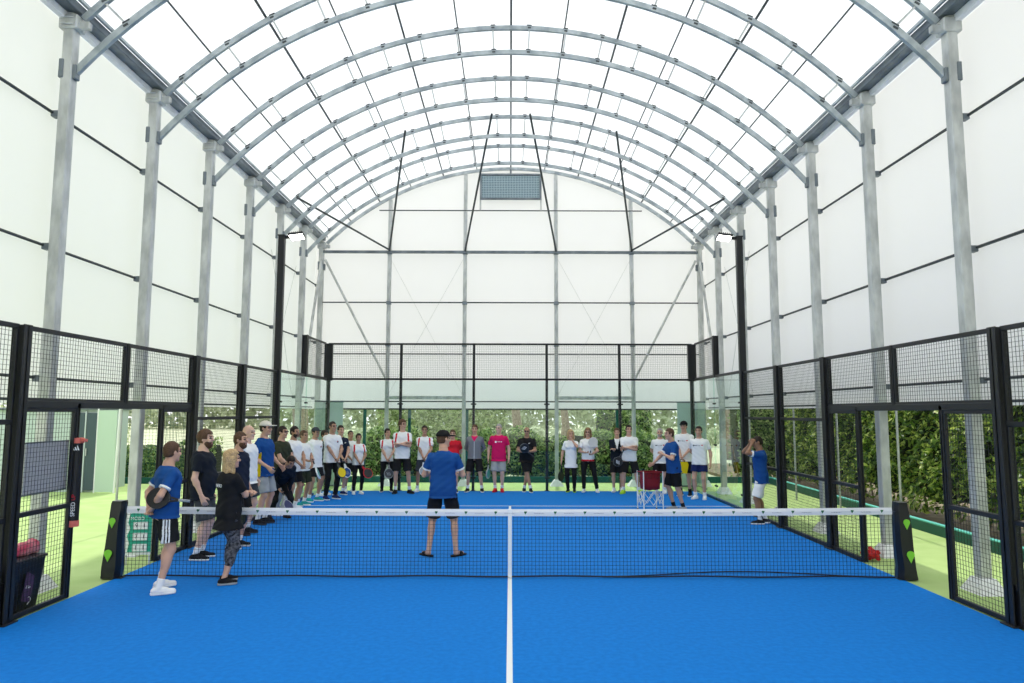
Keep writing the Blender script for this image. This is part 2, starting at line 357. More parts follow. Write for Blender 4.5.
# teal-grey corner screens behind the back glass
M_SCR = mat('corner_screen', (.48, .60, .57), .6)
for sd in (-1, 1):
    s_ = 'left' if sd < 0 else 'right'
    t = thing('corner_screen', 'grey-green corner screen behind the back glass on the %s' % s_, 'screen', (sd*5.22, 20.3, -.012), 0, 'corner screens')
    MB().bbox(-.36, .36, -.015, .015, .03, 2.42, .005).build('panel', M_SCR, t)
    MB().bbox(-.38, .38, -.025, .025, 2.4, 2.45).bbox(-.38, .38, -.025, .025, 0, .04).build('frame', M_GALVD, t)
    t = thing('corner_screen', 'dark grey-green side screen outside the glass corner on the %s' % s_, 'screen', (sd*5.45, 19.9, -.012), 0, 'corner screens')
    MB().bbox(-.015, .015, -.36, .36, .03, 2.42, .005).build('panel', M_SCR, t)
    MB().bbox(-.025, .025, -.38, .38, 2.4, 2.45).bbox(-.025, .025, -.38, .38, 0, .04).build('frame', M_GALVD, t)
# ------------------------------------------------------------------ fence and glass
PX = 5.05
def wires(mb, axis, u0, u1, z0, z1, pitch=.05, r=.0034):
    n = max(1, round((u1-u0)/pitch)); k = max(1, round((z1-z0)/pitch)); d = r*.9
    P = (lambda u, z, w: (u, w, z)) if axis == 'x' else (lambda u, z, w: (w, u, z))
    for i in range(1, n): u = u0+(u1-u0)*i/n; mb.bar(P(u, z0, d), P(u, z1, d), r, r, up=(0, 1, 0) if axis == 'x' else (1, 0, 0), ends=False)
    for i in range(1, k): z = z0+(z1-z0)*i/k; mb.bar(P(u0, z, -d), P(u1, z, -d), r, r, ends=False)
    return mb
def side_panel(sd, y0, y1, z0, z1, rails, label, group='side fence mesh panels'):
    t = thing('mesh_panel', label, 'fence panel', (sd*PX, (y0+y1)/2, z0), 0, group); h = (y1-y0)/2; H = z1-z0
    wires(MB(), 'y', -h+.03, h-.03, .03, H-.03).build('wire_mesh', M_WIRE, t)
    f = MB(); f.bbox(-.02, .02, -h, h, H-.05, H, .004)
    f.bbox(-.02, .02, -h, h, 0, .05, .004); f.bbox(-.02, .02, -h, -h+.035, .05, H-.05, .004).bbox(-.02, .02, h-.035, h, .05, H-.05, .004)
    f.build('frame', M_BLK, t)
    for z in rails: MB().bbox(-.024, .024, -h, h, z-.025, z+.025, .004).build('rail', M_BLK, t)
    return t
def side_post(sd, y, z0, z1, w, label, wide=True, foot=True):
    t = thing('fence_post', label, 'fence post', (sd*PX, y, z0), 0, 'black side fence posts'); H = z1-z0; h = w/2
    MB().bbox(-h, h, -.012, .012, 0, H, .003).bbox(-h, -h+.015, -h, h, 0, H, .003).bbox(h-.015, h, -h, h, 0, H, .003).build('upright', M_BLK, t)
    if foot:
        o = sd*.10
        MB().prism([(-.09, 0), (.09, 0), (.09, .28), (.03, .40), (-.03, .40), (-.09, .28)], -.02, .02, Matrix(((0, 0, 1, sd*.01), (1, 0, 0, 0), (0, 1, 0, 0), (0, 0, 0, 1)))).bbox(-.1, .1, -.1, .1, 0, .015, .003).build('base_gusset', M_BLK, t)
    return t
for sd in (-1, 1):
    s_ = 'left' if sd < 0 else 'right'
    side_post(sd, 5, 0, 3, .12, 'broad black fence post at the near end of the %s fence, before the gate' % s_)
    side_post(sd, 7, 0, 3, .13, 'broad black fence post on the near side of the %s court gate' % s_)
    side_post(sd, 8, 0, 2.2, .06, 'slim black gate post on the near side of the %s court opening' % s_, foot=False)
    side_post(sd, 9, 2.2, 3, .06, 'short black post above the %s court opening, over the net line' % s_, foot=False)
    side_post(sd, 10, 0, 2.2, .06, 'slim black gate post on the far side of the %s court opening' % s_, foot=False)
    side_post(sd, 11, 0, 3, .13, 'broad black fence post on the %s, first beyond the net' % s_)
    side_post(sd, 13, 0, 3, .13, 'broad black fence post on the %s, between net and floodlight pole' % s_)
    side_post(sd, 17, 2.97, 4, .13, 'short thick black post standing on top of the %s side glass' % s_, foot=False)
    side_panel(sd, 5.06, 6.93, 0, 3, (1.02, 2.0), 'full-height black mesh panel at the near end of the %s fence' % s_)
    side_panel(sd, 7.07, 7.97, 0, 2.15, (1.04,), 'narrow lower mesh panel on the near side of the %s court opening' % s_)
    side_panel(sd, 7.07, 8.97, 2.2, 3, (), 'upper black mesh panel over the near half of the %s court opening' % s_)
    side_panel(sd, 9.03, 10.93, 2.2, 3, (), 'upper black mesh panel over the far half of the %s court opening' % s_)
    side_panel(sd, 10.03, 10.93, 0, 2.15, (1.04,), 'narrow lower mesh panel on the far side of the %s court opening' % s_)
    side_panel(sd, 11.07, 12.93, 0, 3, (1.04, 2.0), 'full-height mesh panel on the %s, first bay beyond the gate' % s_)
    side_panel(sd, 13.07, 14.93, 0, 3, (1.04, 2.0), 'full-height mesh panel on the %s next to the floodlight pole' % s_)
    side_panel(sd, 17.06, 18.9, 3, 4, (), 'raised top mesh panel above the side glass in the back %s corner' % s_)
    single(MB().bbox(-.03, .03, -1.93, 1.93, -.04, .04, .005), 'gate_lintel', M_BLK, 'black steel lintel over the %s court opening' % s_, 'lintel', (sd*PX, 9, 2.18), 'gate lintels')
    # kerb strip under the fence
    single(MB().bbox(-.03, .03, -4.0, 4.0, 0, .06, .005), 'base_rail', M_BLK, 'low black base rail under the %s fence beyond the net' % s_, 'rail', (sd*PX, 14.05, -.01))
    # floodlight pole
    t = thing('floodlight_pole', 'tall black pole on the %s with a lit floodlight at its top' % s_, 'floodlight', (sd*PX, 15, 0), 0, 'floodlight poles')
    MB().bbox(-.07, .07, -.06, .06, 0, 5.98, .01).build('pole', M_BLK, t)
    MB().bar((0, 0, 5.93), (-sd*.20, 0, 5.97), .05, .06).bbox(-.08, .08, -.07, .07, 5.97, 6.0).build('arm', M_BLK, t)
    Mh = Matrix.Translation((-sd*.33, -.02, 5.96)) @ Matrix.Rotation(R(-14), 4, 'X') @ Matrix.Rotation(R(8)*sd, 4, 'Y')
    h = MB().box(-.16, .16, -.13, .13, -.012, .04, 0, Mh)
    for i in range(7): h.box(-.13+i*.042, -.122+i*.042, -.11, .11, .04, .075, 0, Mh)
    hd = h.build('lamp_head', M_BLK, t)
    MB().box(-.14, .14, -.115, .115, -.02, -.0125, 0, Mh).build('lamp_lens', mat('lamp_glow', (1, .97, .9), emit=9), hd)
    MB().bbox(-.12, .12, -.12, .12, 0, .02).build('base_plate', M_BLK, t)
# side glass
M_GLS = glass_mat('tempered_glass', (.91, .965, .95))
M_EDGE = glass_mat('glass_edge', (.45, .75, .65))
def glass(w, h, ax, loc, label, group):
    t = thing('glass_barrier', label, 'glass panel', loc, 0, group); d = .005
    b = (MB().box(-w/2, w/2, -d, d, .02, h) if ax == 'x' else MB().box(-d, d, -w/2, w/2, .02, h))
    for i in range(6): b.m[i] = 1
    big = (2, 3) if ax == 'x' else (0, 1)
    for i in big: b.m[i] = 0
    b.build('pane', [M_GLS, M_EDGE], t)
    for z in (.35, 1.33, 2.33):
        for s in (-1, 1):
            c = MB()
            if ax == 'x': c.bbox(s*(w/2-.03)-.035, s*(w/2-.03)+.035, -.02, .02, z-.02, z+.02, .004)
            else: c.bbox(-.02, .02, s*(w/2-.03)-.035, s*(w/2-.03)+.035, z-.02, z+.02, .004)
            c.build('clamp', M_BLK, t)
for sd in (-1, 1):
    s_ = 'left' if sd < 0 else 'right'
    glass(1.9, 2.96, 'y', (sd*4.99, 16.03, 0), 'tall clear glass panel on the %s beside the floodlight pole' % s_, 'side glass panels')
    glass(1.95, 2.96, 'y', (sd*4.99, 18.0, 0), 'tall clear glass panel on the %s reaching the back corner' % s_, 'side glass panels')
    single(MB().bbox(-.025, .025, -1.97, 1.9, -.03, .03, .004), 'glass_top_rail', M_BLK, 'black rail along the top of the %s side glass' % s_, 'rail', (sd*5.03, 17.0, 3.0), 'glass top rails')
nm5 = ['far left', 'left of centre', 'centre', 'right of centre', 'far right']
for i in range(5):
    x = -4 + 2*i
    glass(1.98, 2.96, 'x', (x, 19.0, 0), 'clear glass panel of the back wall, %s of the five' % nm5[i], 'back glass panels')
    t = thing('mesh_panel', 'top mesh panel above the %s pane of the back glass' % nm5[i], 'fence panel', (x, 19.05, 3.0), 0, 'back fence mesh panels')
    wires(MB(), 'x', -.95, .95, .03, .97, .05, .0036).build('wire_mesh', M_WIRE, t)
    MB().bbox(-1, 1, -.025, .025, .95, 1.0, .004).bbox(-1, 1, -.025, .025, -.02, .035, .004).build('frame', M_BLK, t)
pn = {-5: 'left corner', -3: 'outer left', -1: 'inner left', 1: 'inner right', 3: 'outer right', 5: 'right corner'}
for x in (-5, -3, -1, 1, 3, 5):
    wd = .10 if abs(x) == 5 else .035
    t = thing('fence_post', 'black steel post behind the back glass, %s one' % pn[x], 'fence post', (x, 19.07 + (.04 if abs(x) == 5 else 0), -.012), 0, 'back fence posts')
    (MB().bbox(-wd, wd, -.045, .045, 0, 4.0, .005) if abs(x) < 5 else MB().bbox(-.05, .05, -.045, .045, 0, 2.98, .005).bbox(-wd, wd, -.06, .06, 2.98, 4.0, .005)).build('upright', M_BLK, t)
    MB().bbox(-wd-.03, wd+.03, -.07, .07, 0, .02, .004).build('base_plate', M_BLK, t)

# ------------------------------------------------------------------ net
M_NET = mat('net_cord', (.01, .013, .02), .7)
net = thing('padel_net', 'black padel net with printed white top band stretched across the blue court', 'net', (0, 9, 0))
def nz(x): return .806 + .03*(x/4.95)**2
m = MB(); NX = 4.93; n = 210
for i in range(n+1):
    x = -NX+2*NX*i/n; m.bar((x, 0, .02), (x, 0, nz(x)), .0034, .0034, up=(0, 1, 0), ends=False)
for j in range(1, 17):
    for q in range(12):
        xa = -NX+2*NX*q/12; xb = -NX+2*NX*(q+1)/12
        m.bar((xa, 0, .02+(nz(xa)-.02)*j/17), (xb, 0, .02+(nz(xb)-.02)*j/17), .0034, .0034, ends=False)
m.build('netting', M_NET, net)
m = MB(); m.tube([(-NX+2*NX*i/40, -.0, .022 + .006*math.sin(i*.9)) for i in range(41)], .011, 6)
m.tube([(1.2 + 3.7*i/20, .04 + .30*math.sin(math.pi*i/20)**2, .012) for i in range(21)], .008, 6); m.build('bottom_cord', M_NET, net)
m = MB(); vs = []; fs = []
for i in range(41):
    x = -NX+2*NX*i/40; z = nz(x)
    for dy, dz in ((-.009, -.03), (-.012, .02), (0, .058), (.012, .02), (.009, -.03)): vs.append((x, dy, z+dz))
for i in range(40):
    for k in range(5): fs.append((i*5+k, i*5+(k+1) % 5, (i+1)*5+(k+1) % 5, (i+1)*5+k))
band = m.add(vs, fs).build('top_band', mat('band_vinyl', (.80, .80, .83), .5), net, smooth=False)
lf = MB(); tx = MB()
for i in range(26):
    x = -4.78 + .383*i
    if abs(x) > 4.85: continue
    z = nz(x) + .012
    Mx = Matrix(((1, 0, 0, x), (0, 0, -1, -.0135), (0, 1, 0, z), (0, 0, 0, 1)))
    lf.prism([(-.018, .016), (-.004, .02), (.006, .017), (.02, .02), (.016, .002), (.004, -.01), (-.002, -.022), (-.008, -.006), (-.016, .004)], 0, .002, Mx)
    random.seed(i)
    for k in range(12):
        xx = x + .12 + k*.0105
        hgt = .005 + .003*(k % 3 == 0)
        tx.bar((xx, -.0135, z-.008), (xx + (k % 2)*.004, -.0135, z-.008+hgt), .004, .004)
lf.build('leaf_logo', mat('dark_green_print', (.02, .14, .06), .5), band); tx.build('small_print', mat('grey_print', (.22, .23, .3), .6), band)
MB().bbox(-.025, .025, -.014, .014, .01, nz(0)+.06, .003).build('centre_strap', mat('strap_white', (.88, .88, .88), .6), net)
for sd in (-1, 1):
    s_ = 'left' if sd < 0 else 'right'
    t = thing('net_post', 'black padded net post with green pin logos on the %s' % s_, 'net post', (sd*5.03, 9.0, 0), 0, 'padded net posts')
    MB().prism([(-.09, -.09), (.11, -.08), (.10, .09), (-.08, .09)], 0, .004).build('base_plate', M_BLK, t)
    m = MB(); pr = [(-.045, -.085), (.09, -.075), (.10, -.04), (.095, .08), (-.05, .085), (-.065, 0)]
    lv = [(0.004, 1.30, .025), (.15, 1.24, .02), (.4, 1.14, .010), (.7, 1.05, .0), (.93, .92, -.01), (.965, .86, -.012)]; vs = []; fs = []
    for z, k, dx in lv:
        for (x, y) in pr: vs.append((sd*(x*k+dx)+.008*math.sin(z*17+x*30), y*k+.006*math.sin(z*23), z))
    for i in range(len(lv)-1):
        for q in range(6): fs.append((i*6+q, i*6+(q+1) % 6, (i+1)*6+(q+1) % 6, (i+1)*6+q))
    fs += [tuple(range(6))[::-1], tuple((len(lv)-1)*6+q for q in range(6))]
    cv = m.add(vs, fs).build('padded_cover', mat('black_vinyl', (.012, .013, .015), .35, bump=.3, bscale=14), t)
    for z, s in ((.70, .85), (.30, 1.0)):
        g = MB(); yq = -.090 if z > .5 else -.108
        Mx = Matrix(((1, 0, 0, sd*(.035 if z > .5 else .055)), (0, 0, -1, yq), (0, 1, 0, z), (0, 0, 0, 1)))
        pts = [(.05*s*math.cos(a), .045*s*math.sin(a)+.02) for a in [R(-25+i*230/14) for i in range(15)]] + [(0, -.085*s)]
        g.prism(pts, 0, .006, Mx); lg = g.build('pin_logo', mat('lime_print', (.22, .62, .04), .5), cv)
    MB().tube([(sd*.10, -.03, .012), (sd*.17, -.03, .012), (sd*.17, .03, .012), (sd*.10, .03, .012)], .012, 6).build('floor_latch', M_BLK, t)
# ------------------------------------------------------------------ implicit surfaces for figures
class Field:
    def __init__(s, lo, hi, h):
        s.lo = np.array(lo, float); s.h = h; s.n = np.ceil((np.array(hi)-s.lo)/h).astype(int)+2
        s.ax = [s.lo[i] + h*np.arange(s.n[i]) for i in range(3)]; s.v = np.full(s.n, .2, np.float32)
    def sub(s, lo, hi):
        a = np.clip(np.floor((np.array(lo)-s.lo)/s.h).astype(int), 0, s.n-1); b = np.clip(np.ceil((np.array(hi)-s.lo)/s.h).astype(int)+1, 1, s.n)
        sl = tuple(slice(a[i], max(a[i]+1, b[i])) for i in range(3))
        g = [s.ax[i][sl[i]].reshape([-1 if j == i else 1 for j in range(3)]) for i in range(3)]
        return sl, g
    def blend(s, sl, d, k):
        a = s.v[sl]
        if k > 0: hh = np.maximum(k-np.abs(a-d), 0)/k; s.v[sl] = np.minimum(a, d) - hh*hh*k*.25
        else: s.v[sl] = np.minimum(a, d)
    def cap(s, a, b, ra, rb=None, k=.02):
        rb = ra if rb is None else rb; a = np.array(a, float); b = np.array(b, float); pad = max(ra, rb)+k+2.5*s.h
        sl, (x, y, z) = s.sub(np.minimum(a, b)-pad, np.maximum(a, b)+pad); ba = b-a; L = max(ba@ba, 1e-9)
        t = np.clip(((x-a[0])*ba[0]+(y-a[1])*ba[1]+(z-a[2])*ba[2])/L, 0, 1)
        d = np.sqrt((x-a[0]-t*ba[0])**2+(y-a[1]-t*ba[1])**2+(z-a[2]-t*ba[2])**2)-(ra+(rb-ra)*t)
        s.blend(sl, d, k); return s
    def ell(s, c, r, k=.02, M=None, neg=False):
        c = np.array(c, float); r = np.array(r, float); pad = r.max()+abs(k)+2.5*s.h
        sl, (x, y, z) = s.sub(c-pad, c+pad); X, Y, Z = x-c[0], y-c[1], z-c[2]
        if M is not None: X, Y, Z = (M[0][i]*X+M[1][i]*Y+M[2][i]*Z for i in range(3))
        q = np.sqrt((X/r[0])**2+(Y/r[1])**2+(Z/r[2])**2); g = np.sqrt((X/r[0]**2)**2+(Y/r[1]**2)**2+(Z/r[2]**2)**2)+1e-6
        d = q*(q-1)/g
        if neg: s.v[sl] = np.maximum(s.v[sl], -d)
        else: s.blend(sl, d, k)
        return s
    def stack(s, T, tab, k=.03, p=2.3):          # tab rows: z, halfwidth, halfdepth, ycentre in frame T
        tab = np.array(tab); Ti = np.array(T.inverted()); zs = tab[:, 0]; ax = tab[:, 1].max(); by = tab[:, 2].max()+.05
        cs = [T @ Vector((sx*ax, sy*by, z)) for sx in (-1, 1) for sy in (-1, 1) for z in (zs[0], zs[-1])]
        pad = k+2.5*s.h; lo = np.array([min(c[i] for c in cs) for i in range(3)])-pad; hi = np.array([max(c[i] for c in cs) for i in range(3)])+pad
        sl, (x, y, z) = s.sub(lo, hi); X, Y, Z = (Ti[i, 0]*x+Ti[i, 1]*y+Ti[i, 2]*z+Ti[i, 3] for i in range(3))
        a = np.interp(Z, zs, tab[:, 1]); b = np.interp(Z, zs, tab[:, 2]); c = np.interp(Z, zs, tab[:, 3])
        d = ((np.abs(X/a)**p+np.abs((Y-c)/b)**p)**(1/p)-1)*np.minimum(a, b)
        d = np.maximum(d, np.maximum(zs[0]-Z, Z-zs[-1])); s.blend(sl, d, k); return s
    def cut(s, pt, n):                            # removes the side n points to
        pt = np.array(pt, float); n = np.array(n, float); n = n/np.linalg.norm(n)
        sl, (x, y, z) = s.sub(s.lo, s.lo+s.h*s.n); s.v = np.maximum(s.v, ((x-pt[0])*n[0]+(y-pt[1])*n[1]+(z-pt[2])*n[2]).astype(np.float32)); return s
    def func(s, f):
        sl, (x, y, z) = s.sub(s.lo, s.lo+s.h*s.n); s.v = (s.v + f(x, y, z)).astype(np.float32); return s
    def mesh(s, name, mats, matf=None):
        v = s.v; v[0], v[-1], v[:, 0], v[:, -1], v[:, :, 0], v[:, :, -1] = (.1,)*6
        ins = v < 0; nx, ny, nz = v.shape
        c = np.zeros((nx-1, ny-1, nz-1), np.int8)
        for dx in (0, 1):
            for dy in (0, 1):
                for dz in (0, 1): c += ins[dx:nx-1+dx, dy:ny-1+dy, dz:nz-1+dz]
        act = np.argwhere((c > 0) & (c < 8)); idm = np.full(c.shape, -1, np.int64); idm[tuple(act.T)] = np.arange(len(act))
        acc = np.zeros((len(act), 3)); cnt = np.zeros(len(act))
        offs = [(dx, dy, dz) for dx in (0, 1) for dy in (0, 1) for dz in (0, 1)]
        vals = {o: v[act[:, 0]+o[0], act[:, 1]+o[1], act[:, 2]+o[2]] for o in offs}
        for o in offs:
            for a in range(3):
                if o[a] == 0:
                    q = list(o); q[a] = 1; q = tuple(q); va, vb = vals[o], vals[q]; m = (va < 0) != (vb < 0)
                    t = np.where(m, va/np.where(m, va-vb, 1), 0)
                    for j in range(3): acc[:, j] += np.where(m, (t if j == a else o[j]), 0)
                    cnt += m
        P = s.lo + s.h*(act + acc/np.maximum(cnt, 1)[:, None]); F = []
        for a in range(3):
            b, d = (a+1) % 3, (a+2) % 3
            s0 = [slice(1, -1)]*3; s0[a] = slice(0, -1); s1 = [slice(1, -1)]*3; s1[a] = slice(1, None)
            A = ins[tuple(s0)]; B = ins[tuple(s1)]; e = np.argwhere(A != B); fl = A[tuple(e.T)]
            e = e + np.array([0 if j == a else 1 for j in range(3)])
            q = []
            for ob, od in ((-1, -1), (0, -1), (0, 0), (-1, 0)):
                g = e.copy(); g[:, b] += ob; g[:, d] += od; q.append(idm[tuple(g.T)])
            q = np.stack(q, 1); q[~fl] = q[~fl][:, ::-1]; F.append(q)
        F = np.concatenate(F); F = F[(F >= 0).all(1)]
        me = bpy.data.meshes.new(name); me.vertices.add(len(P)); me.vertices.foreach_set('co', P.astype(np.float32).ravel())
        me.loops.add(F.size); me.loops.foreach_set('vertex_index', F.astype(np.int32).ravel())
        me.polygons.add(len(F)); me.polygons.foreach_set('loop_start', np.arange(0, F.size, 4, dtype=np.int32)); me.polygons.foreach_set('loop_total', np.full(len(F), 4, np.int32))
        mats = mats if isinstance(mats, (list, tuple)) else [mats]
        for m_ in mats: me.materials.append(m_)
        if matf is not None:
            cc = P[F].mean(1); me.polygons.foreach_set('material_index', matf(cc).astype(np.int32))
        me.update(calc_edges=True); me.polygons.foreach_set('use_smooth', np.ones(len(F), bool)); me.validate()
        return me

def cloth(name, col, noise=None): return mat('cloth_'+name, col, .85, spec=.2, noise=noise)
SK = {'fair': (.62, .36, .26), 'tan': (.45, .25, .165), 'brown': (.32, .17, .10), 'pale': (.70, .44, .34)}
HR = {'dark': (.018, .012, .009), 'brown': (.07, .036, .02), 'blond': (.34, .23, .12), 'grey': (.26, .25, .24), 'ginger': (.14, .05, .02), 'fair': (.17, .10, .05)}
COLS_ = {'white': (.88, .88, .88), 'black': (.012, .012, .014), 'navy': (.012, .018, .04), 'darknavy': (.010, .014, .024), 'blue': (.010, .072, .27), 'grey': (.20, .21, .23),
         'dgrey': (.05, .055, .065), 'olive': (.035, .042, .025), 'pink': (.66, .010, .12), 'red': (.6, .015, .03), 'lgrey': (.34, .36, .38), 'teal': (.02, .3, .3), 'yellow': (.8, .6, .01), 'neon': (.45, .75, .05), 'navys': (.01, .02, .10), 'cream': (.75, .70, .62)}
def CM(c): return cloth(c, COLS_[c])
V = Vector
def ik(a, b, l1, l2, pole):
    a = V(a); b = V(b); d = b-a; L = d.length
    if L > (l1+l2)*.995: b = a + d.normalized()*(l1+l2)*.995; d = b-a; L = d.length
    x = (l1*l1-l2*l2+L*L)/(2*L); hgt = math.sqrt(max(l1*l1-x*x, 0)); u = d.normalized(); p = V(pole)-u*V(pole).dot(u); p = p.normalized() if p.length > 1e-4 else u.orthogonal()
    return a + u*x + p*hgt, b

TORSO = [(-.09, .15, .095, .0), (-.03, .172, .112, .005), (.04, .170, .112, .005), (.12, .152, .102, .0), (.20, .145, .098, -.004), (.30, .160, .106, .0), (.40, .174, .114, .006), (.45, .160, .106, .010), (.50, .118, .085, .016), (.54, .072, .062, .02), (.60, .054, .056, .018)]
ARMS = {   # wrist target and elbow pole for the left arm (+x), torso frame, metres at 1.75 m; palm hint; hand direction
    'side': ((.27, -.03, -.06), (.5, .8, 0), None), 'sideclose': ((.23, -.06, -.06), (.5, .8, 0), None),
    'clasp': ((.055, -.24, .02), (1, .35, 0), (-.6, -.1, -.8)), 'claspL': ((.02, -.22, -.01), (1, .3, 0), (-.5, -.1, -.8)),
    'cross': ((-.06, -.21, .245), (1, .15, -.5), (-1, .1, .2)), 'crossR': ((-.10, -.17, .285), (1, .1, -.6), (-1, .35, .1)),
    'behind': ((.06, .17, .03), (1, .3, 0), (-.8, .1, -.55)), 'belly': ((.06, -.26, .16), (.8, .6, -.3), (-.7, -.6, 0)),
    'fwd': ((.20, -.30, .20), (.5, .7, -.6), (-.3, -1, .1)), 'mouth': ((.05, -.19, .56), (.7, -.2, -.9), (-.5, .2, .9)),
    'headtouch': ((.10, -.14, .68), (.45, -1, -.2), (-.3, .3, .6)), 'knee': ((.14, -.26, -.02), (1, .4, .2), (0, -.2, -1)),
    'cart': ((.15, -.42, .08), (.4, .8, -.4), (0, -1, -.3)), 'chest': ((.02, -.22, .30), (.8, .2, -.8), (-.8, -.2, .5)),
    'hip': ((.2, -.2, .05), (.6, .9, 0), (0, -.7, -.7)), 'racket': ((.12, -.28, .12), (.8, .6, -.2), (-.4, -.9, 0)), 'pocket': ((.2, -.05, -.03), (1, .8, 0), None)}

def person(px, py, Yd, face, label, shirt=('tee', 'white'), lower=('shorts', 'black'), skin='fair', hair=('short', 'brown'), arms=('side', 'side'),
           shoes='white', sole='white', sock='white', lean=0, head=(0, 0), feet=None, w=1.0, fem=False, beard=None, glasses=False, cap=None, h=.0105, extra=None, H=None, marks=None, drop=0.0, noise_l=None, dx=0.0):
    # world place from the line of sight of the head top at depth Yd
    t, f = .10066, 702.68; u, v = px-512, py-341.5
    zc = 1.0; yc = -v/f; dY = zc*math.cos(t)-yc*math.sin(t); dZ = zc*math.sin(t)+yc*math.cos(t); k = (Yd+.238)/dY
    X = (u/f + .00233)*k; top = 2.105 + dZ*k
    if H is None: H = top
    s = H/1.75; D = drop*s
    bw = w*(.86 if fem else .93)
    Rz = Matrix.Rotation(R(face), 4, 'Z'); root = Matrix.Translation((X+dx, Yd, 0)) @ Rz
    hipz = (.93*s) - D
    T = Matrix.Translation((0, 0, hipz)) @ Matrix.Rotation(R(lean), 4, 'X') @ Matrix.Scale(s, 4)     # torso frame, lean forward is towards -Y
    Tp = Matrix.Translation((0, 0, hipz)) @ Matrix.Rotation(R(lean*.4), 4, 'X') @ Matrix.Scale(s, 4)
    if feet is None: feet = ((.11, 0, 8), (-.11, 0, -8))
    J = {}
    for i, sg in ((0, 1), (1, -1)):
        fx, fy, fa = feet[i][:3]; fz = feet[i][3] if len(feet[i]) > 3 else 0
        ank = V((fx*s, fy*s+.02*s, .085*s + fz)); hip = Tp @ V((sg*.088, 0, -.01)); kn, ank = ik(hip, ank, .43*s, .43*s, (sg*.15, -1, 0))
        ar = ARMS[arms[i]] if isinstance(arms[i], str) else arms[i]
        sh = T @ V((sg*.180*bw, .012, .452)); wr = T @ V((sg*ar[0][0], ar[0][1], ar[0][2])); pole = T.to_3x3() @ V((sg*ar[1][0], ar[1][1], ar[1][2]))
        el, wr = ik(sh, wr, .285*s, .255*s, pole)
        hd = (wr-el).normalized() if ar[2] is None else (T.to_3x3() @ V((sg*ar[2][0], ar[2][1], ar[2][2]))).normalized()
        J[i] = dict(hip=hip, kn=kn, ank=ank, sh=sh, el=el, wr=wr, hd=hd, sg=sg, fa=R(fa), fz=fz)
    nb = T @ V((0, .016, .545)); HM = T @ Matrix.Translation((0, -.012, .705)) @ Matrix.Rotation(R(head[0]), 4, 'Z') @ Matrix.Rotation(R(head[1]-lean*.55), 4, 'X')
    hr = HM.to_3x3(); hM = [[c/s for c in row] for row in np.array(hr)]
    allp = [J[i][q] for i in (0, 1) for q in J[i] if q in ('hip', 'kn', 'ank', 'sh', 'el', 'wr')] + [HM.translation]
    lo = np.array([min(p[i] for p in allp) for i in range(3)]) - .24; hi = np.array([max(p[i] for p in allp) for i in range(3)]) + .24; lo[2] = -.02
    hP = lambda x, y, z: np.array(HM @ V((x, y, z)))
    # ---- body
    F = Field(lo, hi, h)
    F.stack(T, [(z, a*bw*(.88 if z < .15 else .96), b*(w**1.3)*(.86 if z < .15 else .97), c) for z, a, b, c in TORSO], k=.03)
    if w > 1.08: F.ell(T @ V((0, -.05, .14)), (.13*w*s, .12*w*s, .15*s), .06)
    F.stack(Tp, [(-.1, .12, .08, 0), (0, .145*bw, .092, .005), (.06, .14*bw, .085, 0)], k=.03)
    if fem:
        for sg in (1, -1): F.ell(T @ V((sg*.075, -.095, .345)), (.065*s, .055*s, .06*s), .03)
    lw = .5+.5*w
    for i in (0, 1):
        j = J[i]; sg = j['sg']; F.cap(j['hip'], j['kn'], .076*s*lw, .053*s*lw, .03); F.cap(j['kn'], j['ank'], .050*s*lw, .034*s, .02)
        cf = j['kn'].lerp(j['ank'], .3) + V((0, .018*s, 0)); F.ell(cf, (.045*s*lw, .05*s*lw, .10*s), .03)
        th = j['hip'].lerp(j['kn'], .40); F.ell(th, (.074*s*lw, .078*s*lw, .13*s), .03)
        fd = V((math.sin(j['fa']), -math.cos(j['fa']), 0)); F.cap(j['ank']-V((0, 0, .04*s)), j['ank']+fd*.12*s-V((0, 0, .055*s)), .034*s, .026*s, .02)
        F.ell(j['sh']-V((sg*.012*s, 0, .005)), (.054*s, .054*s, .054*s), .05); F.cap(j['sh'], j['el'], .047*s*lw, .037*s*lw, .03); F.cap(j['el'], j['wr'], .038*s*lw, .025*s, .02)
        F.ell(j['el'].lerp(j['wr'], .25), (.037*s*lw,)*3, .03)
        # hand: palm, four fingers, thumb
        hd = j['hd']; fwd = T.to_3x3().normalized() @ V((0, -1, .15)); side = (fwd - hd*fwd.dot(hd))
        side = side.normalized() if side.length > .2 else hd.cross(V((0, 0, 1))).normalized(); nrm = hd.cross(side).normalized()
        inn = nrm if nrm.dot(T.to_3x3() @ V((-sg, 0, 0))) > 0 else -nrm; wr = j['wr']; hk = s*(.92 if fem else 1)
        for q in (-.024, -.008, .008, .024): F.cap(wr+side*q*.7*hk, wr+hd*.085*hk+side*q*hk, .0155*hk, .0145*hk, .012)
        curl = .65 if arms[i] in ('side', 'sideclose', 'pocket', 'behind') else 1.0
        for q, L in ((-.031, .062), (-.0105, .075), (.0105, .082), (.031, .074)):
            b0 = wr+hd*.088*hk+side*q*hk; b1 = b0+(hd*(1-.25*curl)+inn*.45*curl)*L*.5*hk; b2 = b1+(hd*(1-.8*curl)+inn*.9*curl)*L*.45*hk
            F.cap(b0, b1, .0098*hk, .009*hk, .003); F.cap(b1, b2, .009*hk, .008*hk, .003)
        t0 = wr+hd*.03*hk+side*.025*hk; t1 = t0+(hd*.6+side*.65+inn*.3).normalized()*.045*hk; t2 = t1+(hd*.85+side*.15+inn*.45).normalized()*.032*hk
        F.cap(t0, t1, .0135*hk, .0115*hk, .008); F.cap(t1, t2, .0108*hk, .009*hk, .003)
        j['grip'] = wr+hd*.095*hk+inn*.02*hk; j['side'] = side; j['inn'] = inn
